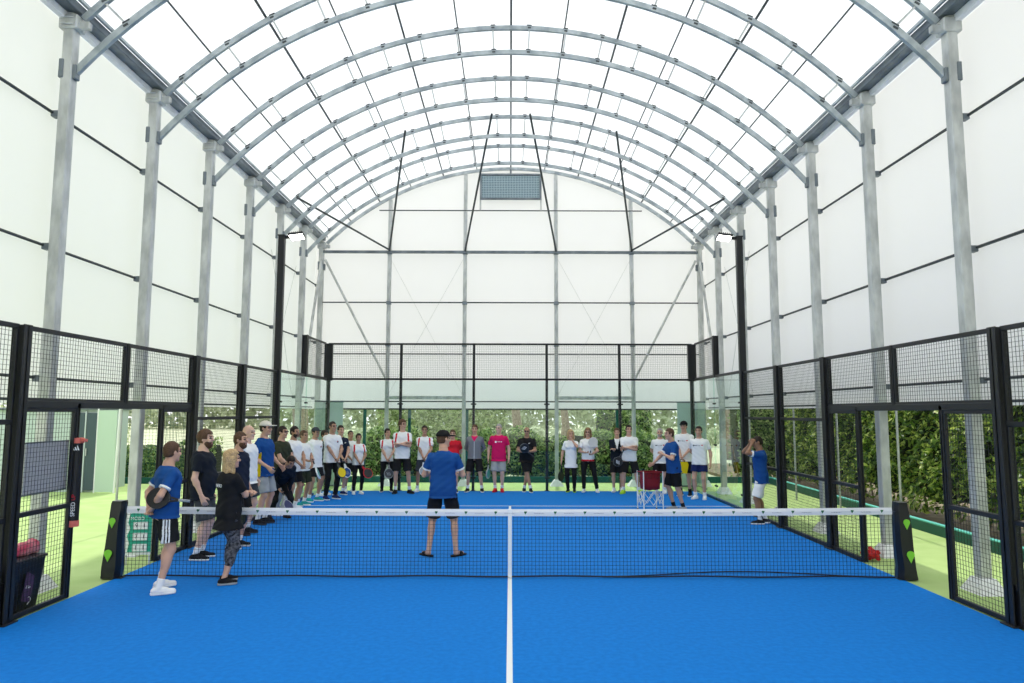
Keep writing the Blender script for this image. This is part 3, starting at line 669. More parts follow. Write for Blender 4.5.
    F.cap(nb, hP(0, .018, -.06), .054*s*(.9 if fem else 1), .052*s*(.88 if fem else 1), .03)
    F.ell(hP(0, .012, .025), (.074*s, .092*s, .092*s), .02, hM); F.ell(hP(0, -.022, -.05), (.056*s*(1+.25*(w-1)), .064*s, .066*s), .03, hM)
    F.cap(hP(-.012, -.068, -.098), hP(.012, -.068, -.098), .020*s, .020*s, .02); F.cap(hP(-.035, -.078, .03), hP(.035, -.078, .03), .014*s, .014*s, .015)
    for sg in (1, -1):
        F.ell(hP(sg*.031, -.097, .008), (.014*s, .010*s, .010*s), 0, hM, neg=True); F.ell(hP(sg*.030, -.081, .008), (.0115*s,)*3, .003)
        F.ell(hP(sg*.042, -.068, -.028), (.02*s, .02*s, .018*s), .02, hM); F.ell(hP(sg*.078, .012, -.008), (.009*s, .020*s, .031*s), .006, hM)
    F.cap(hP(0, -.084, .012), hP(0, -.106, -.022), .0095*s, .014*s, .012); F.ell(hP(0, -.083, -.062), (.023*s, .010*s, .010*s), .008, hM)
    Hi = np.array(HM.inverted())
    def facemat(cc):
        q = cc @ Hi[:3, :3].T + Hi[:3, 3]; x, y, z = np.abs(q[:, 0]), q[:, 1], q[:, 2]; m = np.zeros(len(q))
        m[(y < -.06) & (x > .017) & (x < .045) & (np.abs(z-.008) < .0085)] = 1
        m[(y < -.06) & (x > .014) & (x < .05) & (np.abs(z-.036) < .006)] = 2
        m[(y < -.06) & (x < .024) & (np.abs(z+.062) < .007)] = 3
        return m
    skm = mat('skin_'+skin, SK[skin], .5, spec=.35)
    body = link('person', F.mesh('person', [skm, mat('eye_dark', (.03, .02, .015), .3), mat('brow_'+hair[1], HR[hair[1]], .8), mat('lips', (.42, .13, .11), .5)], facemat))
    body.matrix_world = root; tag(body, label, 'person')
    kids = {}
    def put(name, me, lab=None, par=None):
        o = link(name, me, par or body)
        if lab: o['label'] = lab
        kids.setdefault(name, []).append(o); return o
    # ---- shirt
    kind, sc_ = shirt[0], shirt[1]; smat = [CM(sc_)]; hem = {'tee': -.10, 'polo': -.12, 'jacket': -.06, 'long': -.2}[kind]; sl = {'tee': .66, 'polo': .70, 'jacket': 1.0, 'long': .72}[kind]
    if len(shirt) > 2 and isinstance(shirt[2], (int, float)): hem = shirt[2]
    G = Field([lo[0], lo[1], math.floor((hipz-.45*s)/h)*h], [hi[0], hi[1], (T @ V((0, 0, .66))).z+.12*s], h)
    bl = 1.0 if lean < 30 else .7
    tb = [(z, (a+(.012 if z > .4 else .022))*bw, (b+.018)*w**1.3, c) for z, a, b, c in TORSO if hem <= z < .60]
    tb = [(hem, (.206 if kind != 'long' else .225)*bw, (.150 if kind != 'long' else .165)*w**1.2, .003)] + [(z, max(a, (.196-.06*max(z, 0))*bw if z < .3 else 0), max(b, .134-.05*max(z, 0) if z < .3 and w < 1.05 else 0), c) for z, a, b, c in tb]
    G.stack(T, tb, k=.02, p=2.8)
    if w > 1.08: G.ell(T @ V((0, -.05, .14)), (.15*w*s, .14*w*s, .17*s), .06)
    if fem:
        for sg in (1, -1): G.ell(T @ V((sg*.075, -.10, .34)), (.07*s, .055*s, .062*s), .04)
    for i in (0, 1):
        j = J[i]; sg = j['sg']; G.ell(j['sh']-V((sg*.016*s, 0, .004)), (.058*s, .062*s, .058*s), .05)
        if sl >= 1: G.cap(j['sh'], j['el'], .057*s*lw, .052*s*lw, .03); G.cap(j['el'], j['wr'], .052*s*lw, .036*s*lw, .02)
        else: G.cap(j['sh'], j['sh'].lerp(j['el'], sl), .055*s*lw, .062*s*lw, .03)
    ww = lambda x, y, z: .0035*np.sin(31*x+17*z+3*np.sin(23*y))*np.sin(14*z+5*x+px) + .002*np.sin(60*z+40*x)
    G.func(ww)
    # clean hems: cut below the hem, at the sleeve ends and round the neck
    hp = T @ V((0, 0, hem)); up = T.to_3x3().normalized() @ V((0, 0, 1))
    slx, (x, y, z) = G.sub(G.lo, G.lo+G.h*G.n); below = (hp[2]-z)*up[2]+(hp[1]-y)*up[1]+(hp[0]-x)*up[0]
    arm_region = np.full(G.v.shape, False)
    for i in (0, 1):
        j = J[i]
        if sl < 1:
            e = j['sh'].lerp(j['el'], sl); ax = (j['el']-j['sh']).normalized(); r_ = .095*s
            dd = (x-e[0])*ax[0]+(y-e[1])*ax[1]+(z-e[2])*ax[2]; rr = np.sqrt(np.maximum((x-e[0])**2+(y-e[1])**2+(z-e[2])**2-dd**2, 0))
            zone = (rr < r_) & (dd > -.03*s) & (dd < .12*s); far = np.abs((x-T.translation[0])) > .150*s*bw
            if abs(ax[2]) < .75: far = far | True
            tz = zone & far; G.v = np.where(tz, np.maximum(G.v, dd), G.v)
            arm_region |= (rr < r_) & (dd > -.3*s) & (dd < .02) & far
        else:
            e = j['wr']; a1 = (j['wr']-j['el']).normalized(); dd = (x-e[0])*a1[0]+(y-e[1])*a1[1]+(z-e[2])*a1[2]
            rr2 = (x-e[0])**2+(y-e[1])**2+(z-e[2])**2; G.v = np.where(rr2 < (.08*s)**2, np.maximum(G.v, dd+.015*s), G.v)
            pa, pb = j['el'], j['wr']; ba = pb-pa; tt = np.clip(((x-pa[0])*ba[0]+(y-pa[1])*ba[1]+(z-pa[2])*ba[2])/ba.length_squared, 0, 1)
            arm_region |= ((x-pa[0]-tt*ba[0])**2+(y-pa[1]-tt*ba[1])**2+(z-pa[2]-tt*ba[2])**2) < (.075*s)**2
    G.v = np.where(arm_region, G.v, np.maximum(G.v, below)).astype(np.float32)
    np_ = T @ V((0, -.02, .535)); nn = T.to_3x3().normalized() @ V((0, -.35, 1))
    dn = (x-np_[0])*nn[0]+(y-np_[1])*nn[1]+(z-np_[2])*nn[2]; rr = np.sqrt((x-np_[0])**2+(y-np_[1]-.02)**2)
    G.v = np.where((rr < .12*s), np.maximum(G.v, dn), G.v).astype(np.float32)
    GV = G.v.copy(); Ti = np.array(T.inverted()); style = shirt[2] if len(shirt) > 2 and isinstance(shirt[2], str) else (shirt[3] if len(shirt) > 3 else None); mf = None
    el_ = [(J[i]['sh'], J[i]['el']) for i in (0, 1)]
    def tl(cc): return cc @ Ti[:3, :3].T + Ti[:3, 3]
    if style == 'raglan':
        smat.append(CM('red'))
        def mf(cc):
            q = tl(cc); ax_ = np.abs(q[:, 0]); return ((q[:, 1] < .03) & (ax_ > .125-.1*(q[:, 2]-.40)) & (ax_ < .165-.1*(q[:, 2]-.40)) & (q[:, 2] > .28) & (q[:, 2] < .50)).astype(float)
    elif style == 'hemred':
        smat += [CM('red')]
        def mf(cc): q = tl(cc); return ((q[:, 2] < hem+.045)).astype(float)
    elif style == 'yellow':
        smat += [CM('yellow')]
        def mf(cc): q = tl(cc); return ((q[:, 2] < .30) & (np.abs(q[:, 1]+.015) < .035) & (np.abs(q[:, 0]) > .1)).astype(float)
    elif style == 'cuff':
        smat += [CM('white')]
        def mf(cc):
            m = np.zeros(len(cc))
            for a, b in el_:
                e = np.array(a.lerp(b, sl)); ax = np.array((b-a).normalized()); dd = (cc-e)@ax; rr = np.sqrt(np.maximum(((cc-e)**2).sum(1)-dd**2, 0)); m[(dd > -.026*s) & (rr < .085*s)] = 1
            return m
    elif style in ('logo', 'marks', 'pinklogo', 'swoosh'):
        smat += [CM({'logo': 'dgrey', 'marks': 'dgrey', 'pinklogo': 'white', 'swoosh': 'white'}[style]), CM('red')]
        def mf(cc):
            q = tl(cc); x, z = q[:, 0], q[:, 2]; fr = q[:, 1] < -.05; m = np.zeros(len(q))
            if style == 'logo': m[fr & (np.hypot(x-.075, z-.365) < .024)] = 1; m[fr & (np.hypot(x-.07, z-.375) < .013)] = 2
            if style == 'marks': m[fr & (np.hypot(x+.10, z-.36) < .02)] = 1; m[fr & (np.abs(x+.01) < .07) & (np.abs(z-.36) < .012) & (np.sin(x*190) > .1)] = 1; m[fr & (np.abs(x-.1) < .02) & (np.abs(z-.37) < .012)] = 2
            if style == 'pinklogo': m[fr & (np.hypot(x+.065, z-.36) < .025)] = 1; m[fr & (x > -.03) & (x < .09) & (np.abs(z-.36) < .011) & (np.sin(x*170) > -.3)] = 1
            if style == 'swoosh': m[fr & (np.abs(x-.08) < .018) & (np.abs(z-.385-.35*(x-.08)) < .008)] = 1
            return m
    elif style == 'zip':
        smat += [CM('pink'), CM('white')]
        def mf(cc):
            q = tl(cc); x, z = np.abs(q[:, 0]), q[:, 2]; fr = q[:, 1] < 0; m = np.zeros(len(q)); m[fr & (x < (z-.38)*.6)] = 1; m[fr & (x < .008) & (z < .39)] = 2; return m
    elif style == 'open':
        smat += [CM('white')]
        def mf(cc): q = tl(cc); x, z = np.abs(q[:, 0]), q[:, 2]; return ((q[:, 1] < 0) & (x < .012+(z-.28)*.25) & (z > .26)).astype(float)
    so_ = put({'tee': 'tee_shirt', 'polo': 'polo_shirt', 'jacket': 'jacket', 'long': 'tee_shirt'}[kind], G.mesh('shirt', smat, mf))
    kids['T'] = T
    # ---- lower garment
    lk, lc = lower[0], lower[1]; L = Field([lo[0], lo[1], 0], [hi[0], hi[1], hipz+.2*s], h)
    tight = lk in ('leggings', 'capri'); e = .010 if tight else (.024 if 'shorts' in lk else .015)
    L.stack(Tp, [(-.08, .15*bw+.01, .10+e*.6, 0), (-.02, .172*bw+e*.5, (.112+e*.4)*w, .005), (.05, .172*bw, .116*w, .003), (.08, .160*bw, .108*w, 0)], k=.02)
    frac = {'shorts': .80, 'longshorts': .92, 'shortshorts': .62}.get(lk)
    for i in (0, 1):
        j = J[i]
        if frac:
            end = j['hip'].lerp(j['kn'], frac); L.cap(j['hip'], end, (.088*lw+e*.4)*s, (.078*lw+e)*s, .03)
        else:
            L.ell(j['hip'].lerp(j['kn'], .35), ((.078*lw+e)*s, (.082*lw+e)*s, .16*s), .04); L.cap(j['hip'], j['kn'], (.085*lw+e)*s, (.053*lw+e*.8)*s, .03); endt = .95 if lk != 'capri' else .62
            L.cap(j['kn'], j['kn'].lerp(j['ank'], endt), (.052*lw+e*.8)*s, ((.036 if endt > .9 else .042)+e*.9)*s, .02)
            L.ell(j['kn'].lerp(j['ank'], .3)+V((0, .018*s, 0)), ((.046*lw+e*.5)*s, (.051*lw+e*.5)*s, .1*s), .03)
    L.func(lambda x, y, z: .003*np.sin(40*z+25*x+px))
    iz = int(round(G.lo[2]/h)); nzz = min(L.v.shape[2]-iz, GV.shape[2]); mx_, my_ = min(L.v.shape[0], GV.shape[0]), min(L.v.shape[1], GV.shape[1])
    LV = L.v[:mx_, :my_, iz:iz+nzz]; L.v[:mx_, :my_, iz:iz+nzz] = np.maximum(LV, .005-GV[:mx_, :my_, :nzz])
    slx, (x, y, z) = L.sub(L.lo, L.lo+L.h*L.n)
    for i in (0, 1):
        j = J[i]; a, b = (j['hip'], j['kn']) if frac else (j['kn'], j['ank']); q = frac or endt; c = a.lerp(b, q); ax = (b-a).normalized()
        dd = (x-c[0])*ax[0]+(y-c[1])*ax[1]+(z-c[2])*ax[2]; rr = np.sqrt(np.maximum((x-c[0])**2+(y-c[1])**2+(z-c[2])**2-dd**2, 0))
        L.v = np.where((rr < .14*s) & (dd > -.03*s) & (dd < .2*s), np.maximum(L.v, dd), L.v).astype(np.float32)
    lm = [cloth(lc+(noise_l or ''), COLS_[lc], noise=(30, (.16, .16, .18)) if noise_l else None)]; mf2 = None
    if extra == 'stripes':
        lm.append(CM('white'))
        def mf2(cc):
            a, b = np.array(J[1]['hip']), np.array(J[1]['kn']); yy = cc[:, 1]; return ((cc[:, 0] < -.12*s) & ((np.abs(yy-.035) < .008) | (np.abs(yy-.062) < .008) | (np.abs(yy-.008) < .008))).astype(float)
    put({'shorts': 'shorts', 'longshorts': 'shorts', 'shortshorts': 'shorts', 'pants': 'trousers', 'leggings': 'leggings', 'capri': 'leggings'}[lk], L.mesh('lower', lm, mf2))
    # ---- socks and shoes
    for i in (0, 1):
        j = J[i]; ank = j['ank']; up_ = (j['kn']-ank).normalized(); fd = V((math.sin(j['fa']), -math.cos(j['fa']), 0)); pt = up_
        if sock and lk not in ('pants', 'leggings'):
            S = Field(np.array(ank)-.12, np.array(ank)+.26, .008); S.cap(ank-up_*.02, ank+up_*.11*s, .040*s, .044*s, 0).cut(ank+up_*(.10 if sock != 'ank' else .05)*s, up_)
            put('sock', S.mesh('sock', CM(sock if sock != 'ank' else 'white')))
        base = V((ank[0], ank[1], j['fz'])); fs_ = s*(.92 if fem else 1.0); bx = fd.cross(V((0, 0, 1)))
        A = Field(np.array(base)-[.25, .25, .03], np.array(base)+[.25, .25, .18], .007)
        hl = base-fd*.045*fs_; toe = base+fd*.165*fs_
        if shoes == 'sandal':
            A.cap(hl+V((0, 0, .015)), toe-fd*.02+V((0, 0, .015)), .042*fs_, .046*fs_, .0).cut(base+V((0, 0, .022)), (0, 0, 1)).cut(base+V((0, 0, .002)), (0, 0, -1))
            put('sandal_sole', A.mesh('sandal_sole', CM('black')))
            B = Field(np.array(base)-[.25, .25, .03], np.array(base)+[.25, .25, .18], .007); B.cap(base+fd*.05+V((0, 0, .015)), base+fd*.115+V((0, 0, .01)), .053*fs_, .05*fs_, 0).cut(base+fd*.05, -fd).cut(base+fd*.115, fd).cut(base, (0, 0, -1))
            put('sandal_strap', B.mesh('sandal_strap', CM('black'))); continue
        A.cap(hl+V((0, 0, .045)), base+fd*.06*fs_+V((0, 0, .045*fs_)), .040*fs_, .042*fs_, .02); A.cap(base+fd*.05*fs_+V((0, 0, .035)), toe-fd*.012+V((0, 0, .028)), .042*fs_, .034*fs_, .02)
        A.cap(base-fd*.01+V((0, 0, .05)), ank+V((0, 0, .01)), .042*fs_, .044*fs_, .02).cut(ank+V((0, 0, .012)), (fd[0]*-.25, fd[1]*-.25, 1)).cut(base+V((0, 0, .024)), (0, 0, -1))
        u_ = put('shoe', A.mesh('shoe', CM(shoes)))
        B = Field(np.array(base)-[.25, .25, .03], np.array(base)+[.25, .25, .10], .007); B.cap(hl+V((0, 0, .02)), toe-fd*.02+V((0, 0, .02)), .044*fs_, .042*fs_, .0); B.ell(base+fd*.08*fs_+V((0, 0, .02)), (.052*fs_, .052*fs_, .04), .02)
        B.cut(base+V((0, 0, .028)), (0, 0, 1)).cut(base+V((0, 0, .001)), (0, 0, -1)); put('sole', B.mesh('sole', CM(sole)), par=u_)
    # ---- hair, beard, cap, glasses
    hk, hc = hair; c = HM.translation; hm = mat('hair_'+hc, HR[hc], .65, noise=(60, tuple(q*1.8 for q in HR[hc])), spec=.3); hh = min(h, .008)
    def HF(): return Field(np.array(c)-.26*s, np.array(c)+.2*s, hh)
    def hcut(Fh, f):
        sl_, (x, y, z) = Fh.sub(Fh.lo, Fh.lo+Fh.h*Fh.n); X_, Y_, Z_ = (Hi[i, 0]*x+Hi[i, 1]*y+Hi[i, 2]*z+Hi[i, 3] for i in range(3)); Fh.v = np.maximum(Fh.v, f(X_, Y_, Z_)*s).astype(np.float32); return Fh
    if hk != 'bald':
        Hh = HF(); th = {'short': .010, 'buzz': .004, 'thick': .019, 'long': .018, 'pony': .012, 'bob': .020}[hk]
        Hh.ell(hP(0, .016, .030), ((.074+th)*s, (.092+th)*s, (.092+th)*s), 0, hM)
        if hk in ('short', 'buzz', 'thick', 'pony'):
            Hh.ell(hP(0, .05, -.02), (.066*s, .058*s, .06*s), .02, hM)
            hcut(Hh, lambda X_, Y_, Z_: np.maximum(-(Y_+.058)*.75-(Z_-.058)*-.66*-1, -9) if False else np.maximum(np.minimum(-Y_-.040, .062-Z_), np.minimum(-.004-Z_, .02-Y_)+0*X_))
            hcut(Hh, lambda X_, Y_, Z_: -.062-Z_+0*X_+0*Y_)
        if hk == 'pony': Hh.ell(hP(0, .125, .03), (.025*s,)*3, .01); Hh.cap(hP(0, .125, .03), hP(0.0, .145, -.10), .026*s, .012*s, .015)
        if hk in ('long', 'bob'):
            bt = -.17 if hk == 'long' else -.12
            for sg in (1, -1): Hh.cap(hP(sg*.075, .012, 0), hP(sg*.082, .005, bt), .030*s, .034*s, .03)
            for xx in (-.05, 0, .05): Hh.cap(hP(xx, .07, 0), hP(xx*1.3, .075, bt-.01), .034*s, .036*s, .03)
            Hh.func(lambda x, y, z: .004*np.sin(55*z+30*x)*np.sin(70*x+20*y))
            hcut(Hh, lambda X_, Y_, Z_: np.minimum(-Y_-.045, .068-Z_)+0*X_)
        Hh.func(lambda x, y, z: .0022*np.sin(90*x+40*z)*np.sin(80*y-30*z)); put('hair', Hh.mesh('hair', hm))
    if beard:
        B = HF(); B.ell(hP(0, -.028, -.062), (.064*s, .068*s, .066*s*(1.12 if beard == 'full' else 1)), .01, hM)
        if beard == 'full': B.cap(hP(0, -.062, -.10), hP(0, -.05, -.115), .033*s, .026*s, .02)
        hcut(B, lambda X_, Y_, Z_: np.maximum(Z_+.036+.3*np.maximum(-Y_-.06, 0), np.maximum(Y_-.03, np.minimum(.024-np.abs(X_), np.minimum(.012-np.abs(Z_+.062), -Y_-.07)))))
        put('beard', B.mesh('beard', hm))
    if cap:
        K = HF(); K.ell(hP(0, .014, .045), (.090*s, .108*s, .088*s), 0, hM); hcut(K, lambda X_, Y_, Z_: .040-Z_+0*X_+0*Y_)
        ko = put('cap', K.mesh('cap', CM(cap[0]))); K = HF(); sg = -1 if cap[1] == 'front' else 1
        K.ell(hP(0, sg*.115, .045), (.075*s, .088*s, .011), 0, hM); hcut(K, lambda X_, Y_, Z_: (-Y_*sg if sg > 0 else Y_)+.085+0*X_+0*Z_)
        put('brim', K.mesh('brim', CM(cap[0])), par=ko)
    if glasses:
        K = HF()
        for sg in (1, -1): K.ell(hP(sg*.033, -.098, .010), (.026*s, .008*s, .019*s), 0, hM); K.cap(hP(sg*.058, -.092, .015), hP(sg*.080, .0, .012), .005*s, .005*s, .003)
        K.cap(hP(-.02, -.102, .016), hP(.02, -.102, .016), .005*s, .005*s, .003); put('sunglasses', K.mesh('sunglasses', mat('dark_lens', (.01, .01, .012), .15)))
    return dict(root=root, J=J, T=T, HM=HM, s=s, body=body, kids=kids)

# ------------------------------------------------------------------ padel racket, origin at the grip, head along -Z, face normal Y
def racket(P, hand, direction, normal, label, face, frame, loc=None, gripc='dgrey', mark=None):
    t = thing('padel_racket', label, 'racket', (0, 0, 0), 0, 'padel rackets')
    n = 32; ol = []
    for i in range(n):
        a = 2*math.pi*i/n; r = .125; x = r*math.sin(a); z = -.315-.135*math.cos(a)
        if z > -.27: x *= max(.22, 1-(z+.27)*3.2)
        ol.append((x, z))
    inn = [(x*.88, -.315+(z+.315)*.88) for x, z in ol]; Mx = Matrix(((1, 0, 0, 0), (0, 0, 1, 0), (0, 1, 0, 0), (0, 0, 0, 1)))
    fm = mat('racket_face_'+face, COLS_[face], .35)
    fo = MB().prism(inn, -.016, .016, Mx).build('face', fm, t)
    if mark:
        m = MB()
        for i in (-1, 0, 1):
            for sy in (-1, 1): m.bar((i*.035-.02, sy*.017, -.37), (i*.035+.02, sy*.017, -.29), .014, .002, up=(0, 1, 0))
        m.build('logo_stripes', CM(mark), fo)
    f = MB(); vs = []; fs = []
    for k_, (o_, yy) in enumerate(((ol, -.016), (ol, .016), (inn, .019), (inn, -.019))): vs += [(x, yy, z) for x, z in o_]
    for i in range(n):
        for k_ in range(4): fs.append((k_*n+i, k_*n+(i+1) % n, ((k_+1) % 4)*n+(i+1) % n, ((k_+1) % 4)*n+i))
    f.add(vs, fs); f.bar((-.025, 0, -.20), (-.004, 0, -.09), .03, .02, up=(1, 0, 0)).bar((.025, 0, -.20), (.004, 0, -.09), .03, .02, up=(1, 0, 0)); f.build('frame', mat('racket_frame_'+frame, COLS_[frame], .3), t)
    MB().tube([(0, 0, -.10), (0, 0, .03), (0, 0, .035)], .016, 8, rs=[.015, .016, .019]).build('grip', CM(gripc), t)
    z = -V(direction).normalized(); y = V(normal); y = (y-z*y.dot(z)).normalized(); x = y.cross(z)
    p = P['J'][hand]['grip'] if loc is None else V(loc)
    M = Matrix.Identity(4)
    for i in range(3): M[i][0], M[i][1], M[i][2], M[i][3] = x[i], y[i], z[i], p[i]
    t.matrix_world = P['root'] @ M
    return t
# ------------------------------------------------------------------ people
P = {}
FW = ((.13, 0, 12), (-.13, 0, -12))
P['A'] = person(171, 443, 8.32, 132, 'man in blue polo with white cuffs and three-striped black shorts, hands behind his back', ('polo', 'blue', -.07, 'cuff'), ('shorts', 'black'), 'fair', ('short', 'brown'), ('behind', 'behind'), 'white', 'white', extra='stripes', feet=((.17, -.06, 5), (-.17, .06, -15)), head=(14, 0), w=1.06, h=.0075, dx=-.02, lean=3)
P['B'] = person(206, 431, 10.14, 96, 'tall bearded man in dark navy T-shirt and grey shorts standing beside the black fence post', ('tee', 'darknavy', -.12), ('longshorts', 'dgrey'), 'pale', ('thick', 'brown'), ('side', 'sideclose'), 'black', 'white', beard='full', w=1.10, h=.008, head=(-3, 0))
P['C'] = person(236, 451, 8.72, 138, 'blonde woman in black T-shirt and patterned dark leggings in front of the net', ('long', 'black', -.22), ('capri', 'black'), 'fair', ('long', 'blond'), (((-.06, -.26, .245), (1, .1, -.5), (-1, .1, .2)), ((-.10, -.23, .285), (1, .1, -.6), (-1, .3, .1))), 'black', 'lgrey', sock=None, fem=True, w=1.08, h=.0075, noise_l='pattern', dx=-.05, feet=((.08, -.05, -8), (-.10, .06, -25)), head=(-12, 0))
P['D'] = person(241, 433, 11.0, 80, 'bearded man in dark T-shirt standing right behind the blonde woman', ('tee', 'navy', -.10), ('shorts', 'black'), 'fair', ('short', 'brown'), ('side', 'side'), 'black', 'white', beard='full', head=(5, 0))
P['E'] = person(249, 426, 12.2, 82, 'bald man in white T-shirt in the left row of players', ('tee', 'white', -.12), ('shorts', 'dgrey'), 'pale', ('bald', 'grey'), ('side', 'side'), 'black', 'dgrey', w=1.08)
P['F'] = person(266, 422, 13.35, 78, 'man in cream cap and blue shirt with yellow side panel and grey shorts', ('tee', 'blue', -.12, 'yellow'), ('longshorts', 'lgrey'), 'fair', ('short', 'dark'), ('hip', 'hip'), 'black', 'dgrey', cap=('cream', 'front'), w=1.05)
P['G'] = person(283, 427, 14.5, 72, 'man in dark olive T-shirt and sunglasses in the left row', ('tee', 'olive', -.10), ('pants', 'lgrey'), 'fair', ('short', 'dark'), ('clasp', 'clasp'), 'white', 'white', glasses=True, w=1.05)
P['H'] = person(281, 461, 14.0, 40, 'person in dark navy top and black leggings bending forward with a racket', ('jacket', 'darknavy', -.05), ('leggings', 'black'), 'tan', ('short', 'dark'), ('knee', 'racket'), 'black', 'black', lean=50, drop=.14, H=1.62, feet=((.17, 0, 10), (-.17, .05, -10)), head=(0, 15), fem=True)
P['I'] = person(295, 427, 15.2, 68, 'bearded man in plain white T-shirt beside the man in olive', ('tee', 'white', -.12), ('shorts', 'black'), 'tan', ('short', 'dark'), ('clasp', 'clasp'), 'white', 'white', beard='short')
P['J'] = person(304, 431, 15.95, 66, 'man in white T-shirt holding a teal racket between bearded and capped men', ('tee', 'white', -.12), ('longshorts', 'olive'), 'tan', ('short', 'brown'), ('clasp', 'racket'), 'teal', 'white')
P['K'] = person(316, 428, 16.7, 58, 'man in grey cap and white T-shirt with round chest logo and black shorts', ('tee', 'white', -.12, 'logo'), ('shorts', 'black'), 'tan', ('short', 'dark'), ('behind', 'behind'), 'teal', 'white', cap=('dgrey', 'front'), feet=FW)
P['L'] = person(325, 431, 17.9, 60, 'person in dark T-shirt mostly hidden behind two white-shirted men', ('tee', 'dgrey', -.10), ('shorts', 'lgrey'), 'tan', ('thick', 'dark'), ('side', 'side'), 'white', 'white')
P['M'] = person(333, 422, 17.1, 42, 'tall man in white T-shirt with chest logo and long black trousers', ('tee', 'white', -.10, 'logo'), ('pants', 'black'), 'tan', ('buzz', 'dark'), ('clasp', 'claspL'), 'navys', 'white', feet=((.12, 0, 12), (-.12, 0, -5)), head=(10, 0))
P['N'] = person(341, 426, 18.0, 40, 'man in navy T-shirt and black shorts holding a blue racket', ('tee', 'navy', -.10, 'swoosh'), ('shorts', 'black'), 'fair', ('short', 'dark'), ('clasp', 'claspL'), 'navys', 'white')
P['O'] = person(351, 431, 18.7, 32, 'man in white shirt partly hidden behind the woman with dark racket', ('tee', 'white', -.10), ('shorts', 'black'), 'tan', ('buzz', 'dark'), ('side', 'clasp'), 'white', 'white')
P['P'] = person(359, 434, 18.2, 28, 'woman in white T-shirt with red shoulder stripes and black leggings, dark racket in hand', ('tee', 'white', -.08, 'raglan'), ('leggings', 'black'), 'tan', ('pony', 'dark'), ('clasp', 'claspL'), 'white', 'white', fem=True)
P['Q'] = person(388, 429, 18.75, 12, 'woman with ponytail in white and red team shirt holding round racket in front', ('tee', 'white', -.08, 'raglan'), ('leggings', 'black'), 'fair', ('pony', 'dark'), ('clasp', 'claspL'), 'black', 'white', fem=True, head=(25, 0), feet=((.13, 0, 10), (-.13, 0, -10)))
P['R'] = person(403, 420, 18.35, 5, 'tall man in white and red team shirt with crossed arms and black shorts', ('tee', 'white', -.10, 'raglan'), ('longshorts', 'black'), 'fair', ('thick', 'brown'), ('cross', 'crossR'), 'black', 'dgrey', head=(45, 0), feet=((.19, 0, 35), (-.15, 0, -12)), sock='white')
P['S'] = person(425, 426, 18.75, 3, 'man in white and red team shirt and dark grey shorts with clasped hands', ('tee', 'white', -.08, 'raglan'), ('longshorts', 'dgrey'), 'tan', ('short', 'dark'), ('clasp', 'claspL'), 'white', 'white', head=(8, 0), feet=((.22, 0, 15), (-.18, 0, -15)))
P['T'] = person(446, 431, 10.38, 180, 'coach in blue polo, black cap, black shorts and sandals seen from behind', ('polo', 'blue', -.12, 'cuff'), ('longshorts', 'black'), 'fair', ('buzz', 'brown'), ('fwd', 'fwd'), 'sandal', 'black', sock=None, cap=('black', 'front'), head=(-48, 0), feet=((.19, 0, 45), (-.19, 0, -45)), w=1.04, h=.0075, dx=-.03)
P['U'] = person(453, 430, 18.6, 5, 'person in bright red T-shirt mostly hidden behind the coach', ('tee', 'red', -.10), ('shorts', 'black'), 'fair', ('short', 'brown'), ('behind', 'behind'), 'black', 'white', w=1.1)
P['V'] = person(475, 425, 18.75, -3, 'man in grey zipped hooded jacket over pink shirt with black shorts', ('jacket', 'grey', -.06, 'zip'), ('longshorts', 'black'), 'fair', ('short', 'brown'), ('behind', 'behind'), 'black', 'white', feet=((.20, 0, 12), (-.18, 0, -12)))
P['W'] = person(499, 424, 18.78, -5, 'man in bright pink T-shirt, grey shorts and red trainers', ('tee', 'pink', -.14, 'pinklogo'), ('longshorts', 'lgrey'), 'pale', ('buzz', 'grey'), ('side', 'side'), 'red', 'red', head=(-15, 0), feet=((.09, 0, 10), (-.09, 0, -10)), w=1.06)
P['X'] = person(527, 427, 18.78, -8, 'bald man in black T-shirt and sunglasses standing with crossed legs', ('tee', 'black', -.12, 'swoosh'), ('longshorts', 'black'), 'tan', ('bald', 'dark'), ('belly', 'belly'), 'black', 'white', glasses=True, feet=((-.08, .04, 5), (.12, -.10, 15)), w=1.1, head=(5, 8))
P['Y'] = person(571, 430, 18.75, -12, 'blonde woman in long white T-shirt touching her mouth', ('long', 'white', -.24), ('pants', 'black'), 'fair', ('bob', 'blond'), ('mouth', 'side'), 'black', 'neon', fem=True, feet=((.09, 0, 8), (-.09, 0, -8)), head=(15, 0))
P['Z'] = person(588, 428, 18.75, -10, 'woman in sunglasses and white T-shirt with red hem holding a cream racket', ('tee', 'white', -.08, 'hemred'), ('pants', 'black'), 'fair', ('bob', 'fair'), ('racket', 'belly'), 'white', 'white', fem=True, glasses=True, feet=((.24, 0, 15), (-.12, 0, -8)), w=1.06)
P['a'] = person(617, 428, 18.78, -8, 'man in dark navy jacket with folded arms and black shorts', ('jacket', 'darknavy', -.08, 'open'), ('longshorts', 'black'), 'fair', ('short', 'brown'), ('cross', 'crossR'), 'white', 'white', feet=((.12, 0, 10), (-.10, 0, -10)), sock='ank')
P['b'] = person(629, 425, 18.45, -12, 'man in white T-shirt with folded arms and neon yellow shoes', ('tee', 'white', -.10), ('longshorts', 'black'), 'fair', ('short', 'dark'), ('cross', 'crossR'), 'neon', 'neon', feet=((.24, 0, 10), (-.16, -.05, -20)), head=(12, -4), w=1.05)
P['c'] = person(660, 428, 18.5, -15, 'grey-bearded man in printed white T-shirt behind the red ball cart', ('tee', 'white', -.12, 'marks'), ('shorts', 'black'), 'fair', ('buzz', 'grey'), ('behind', 'behind'), 'white', 'white', beard='short', w=1.05)
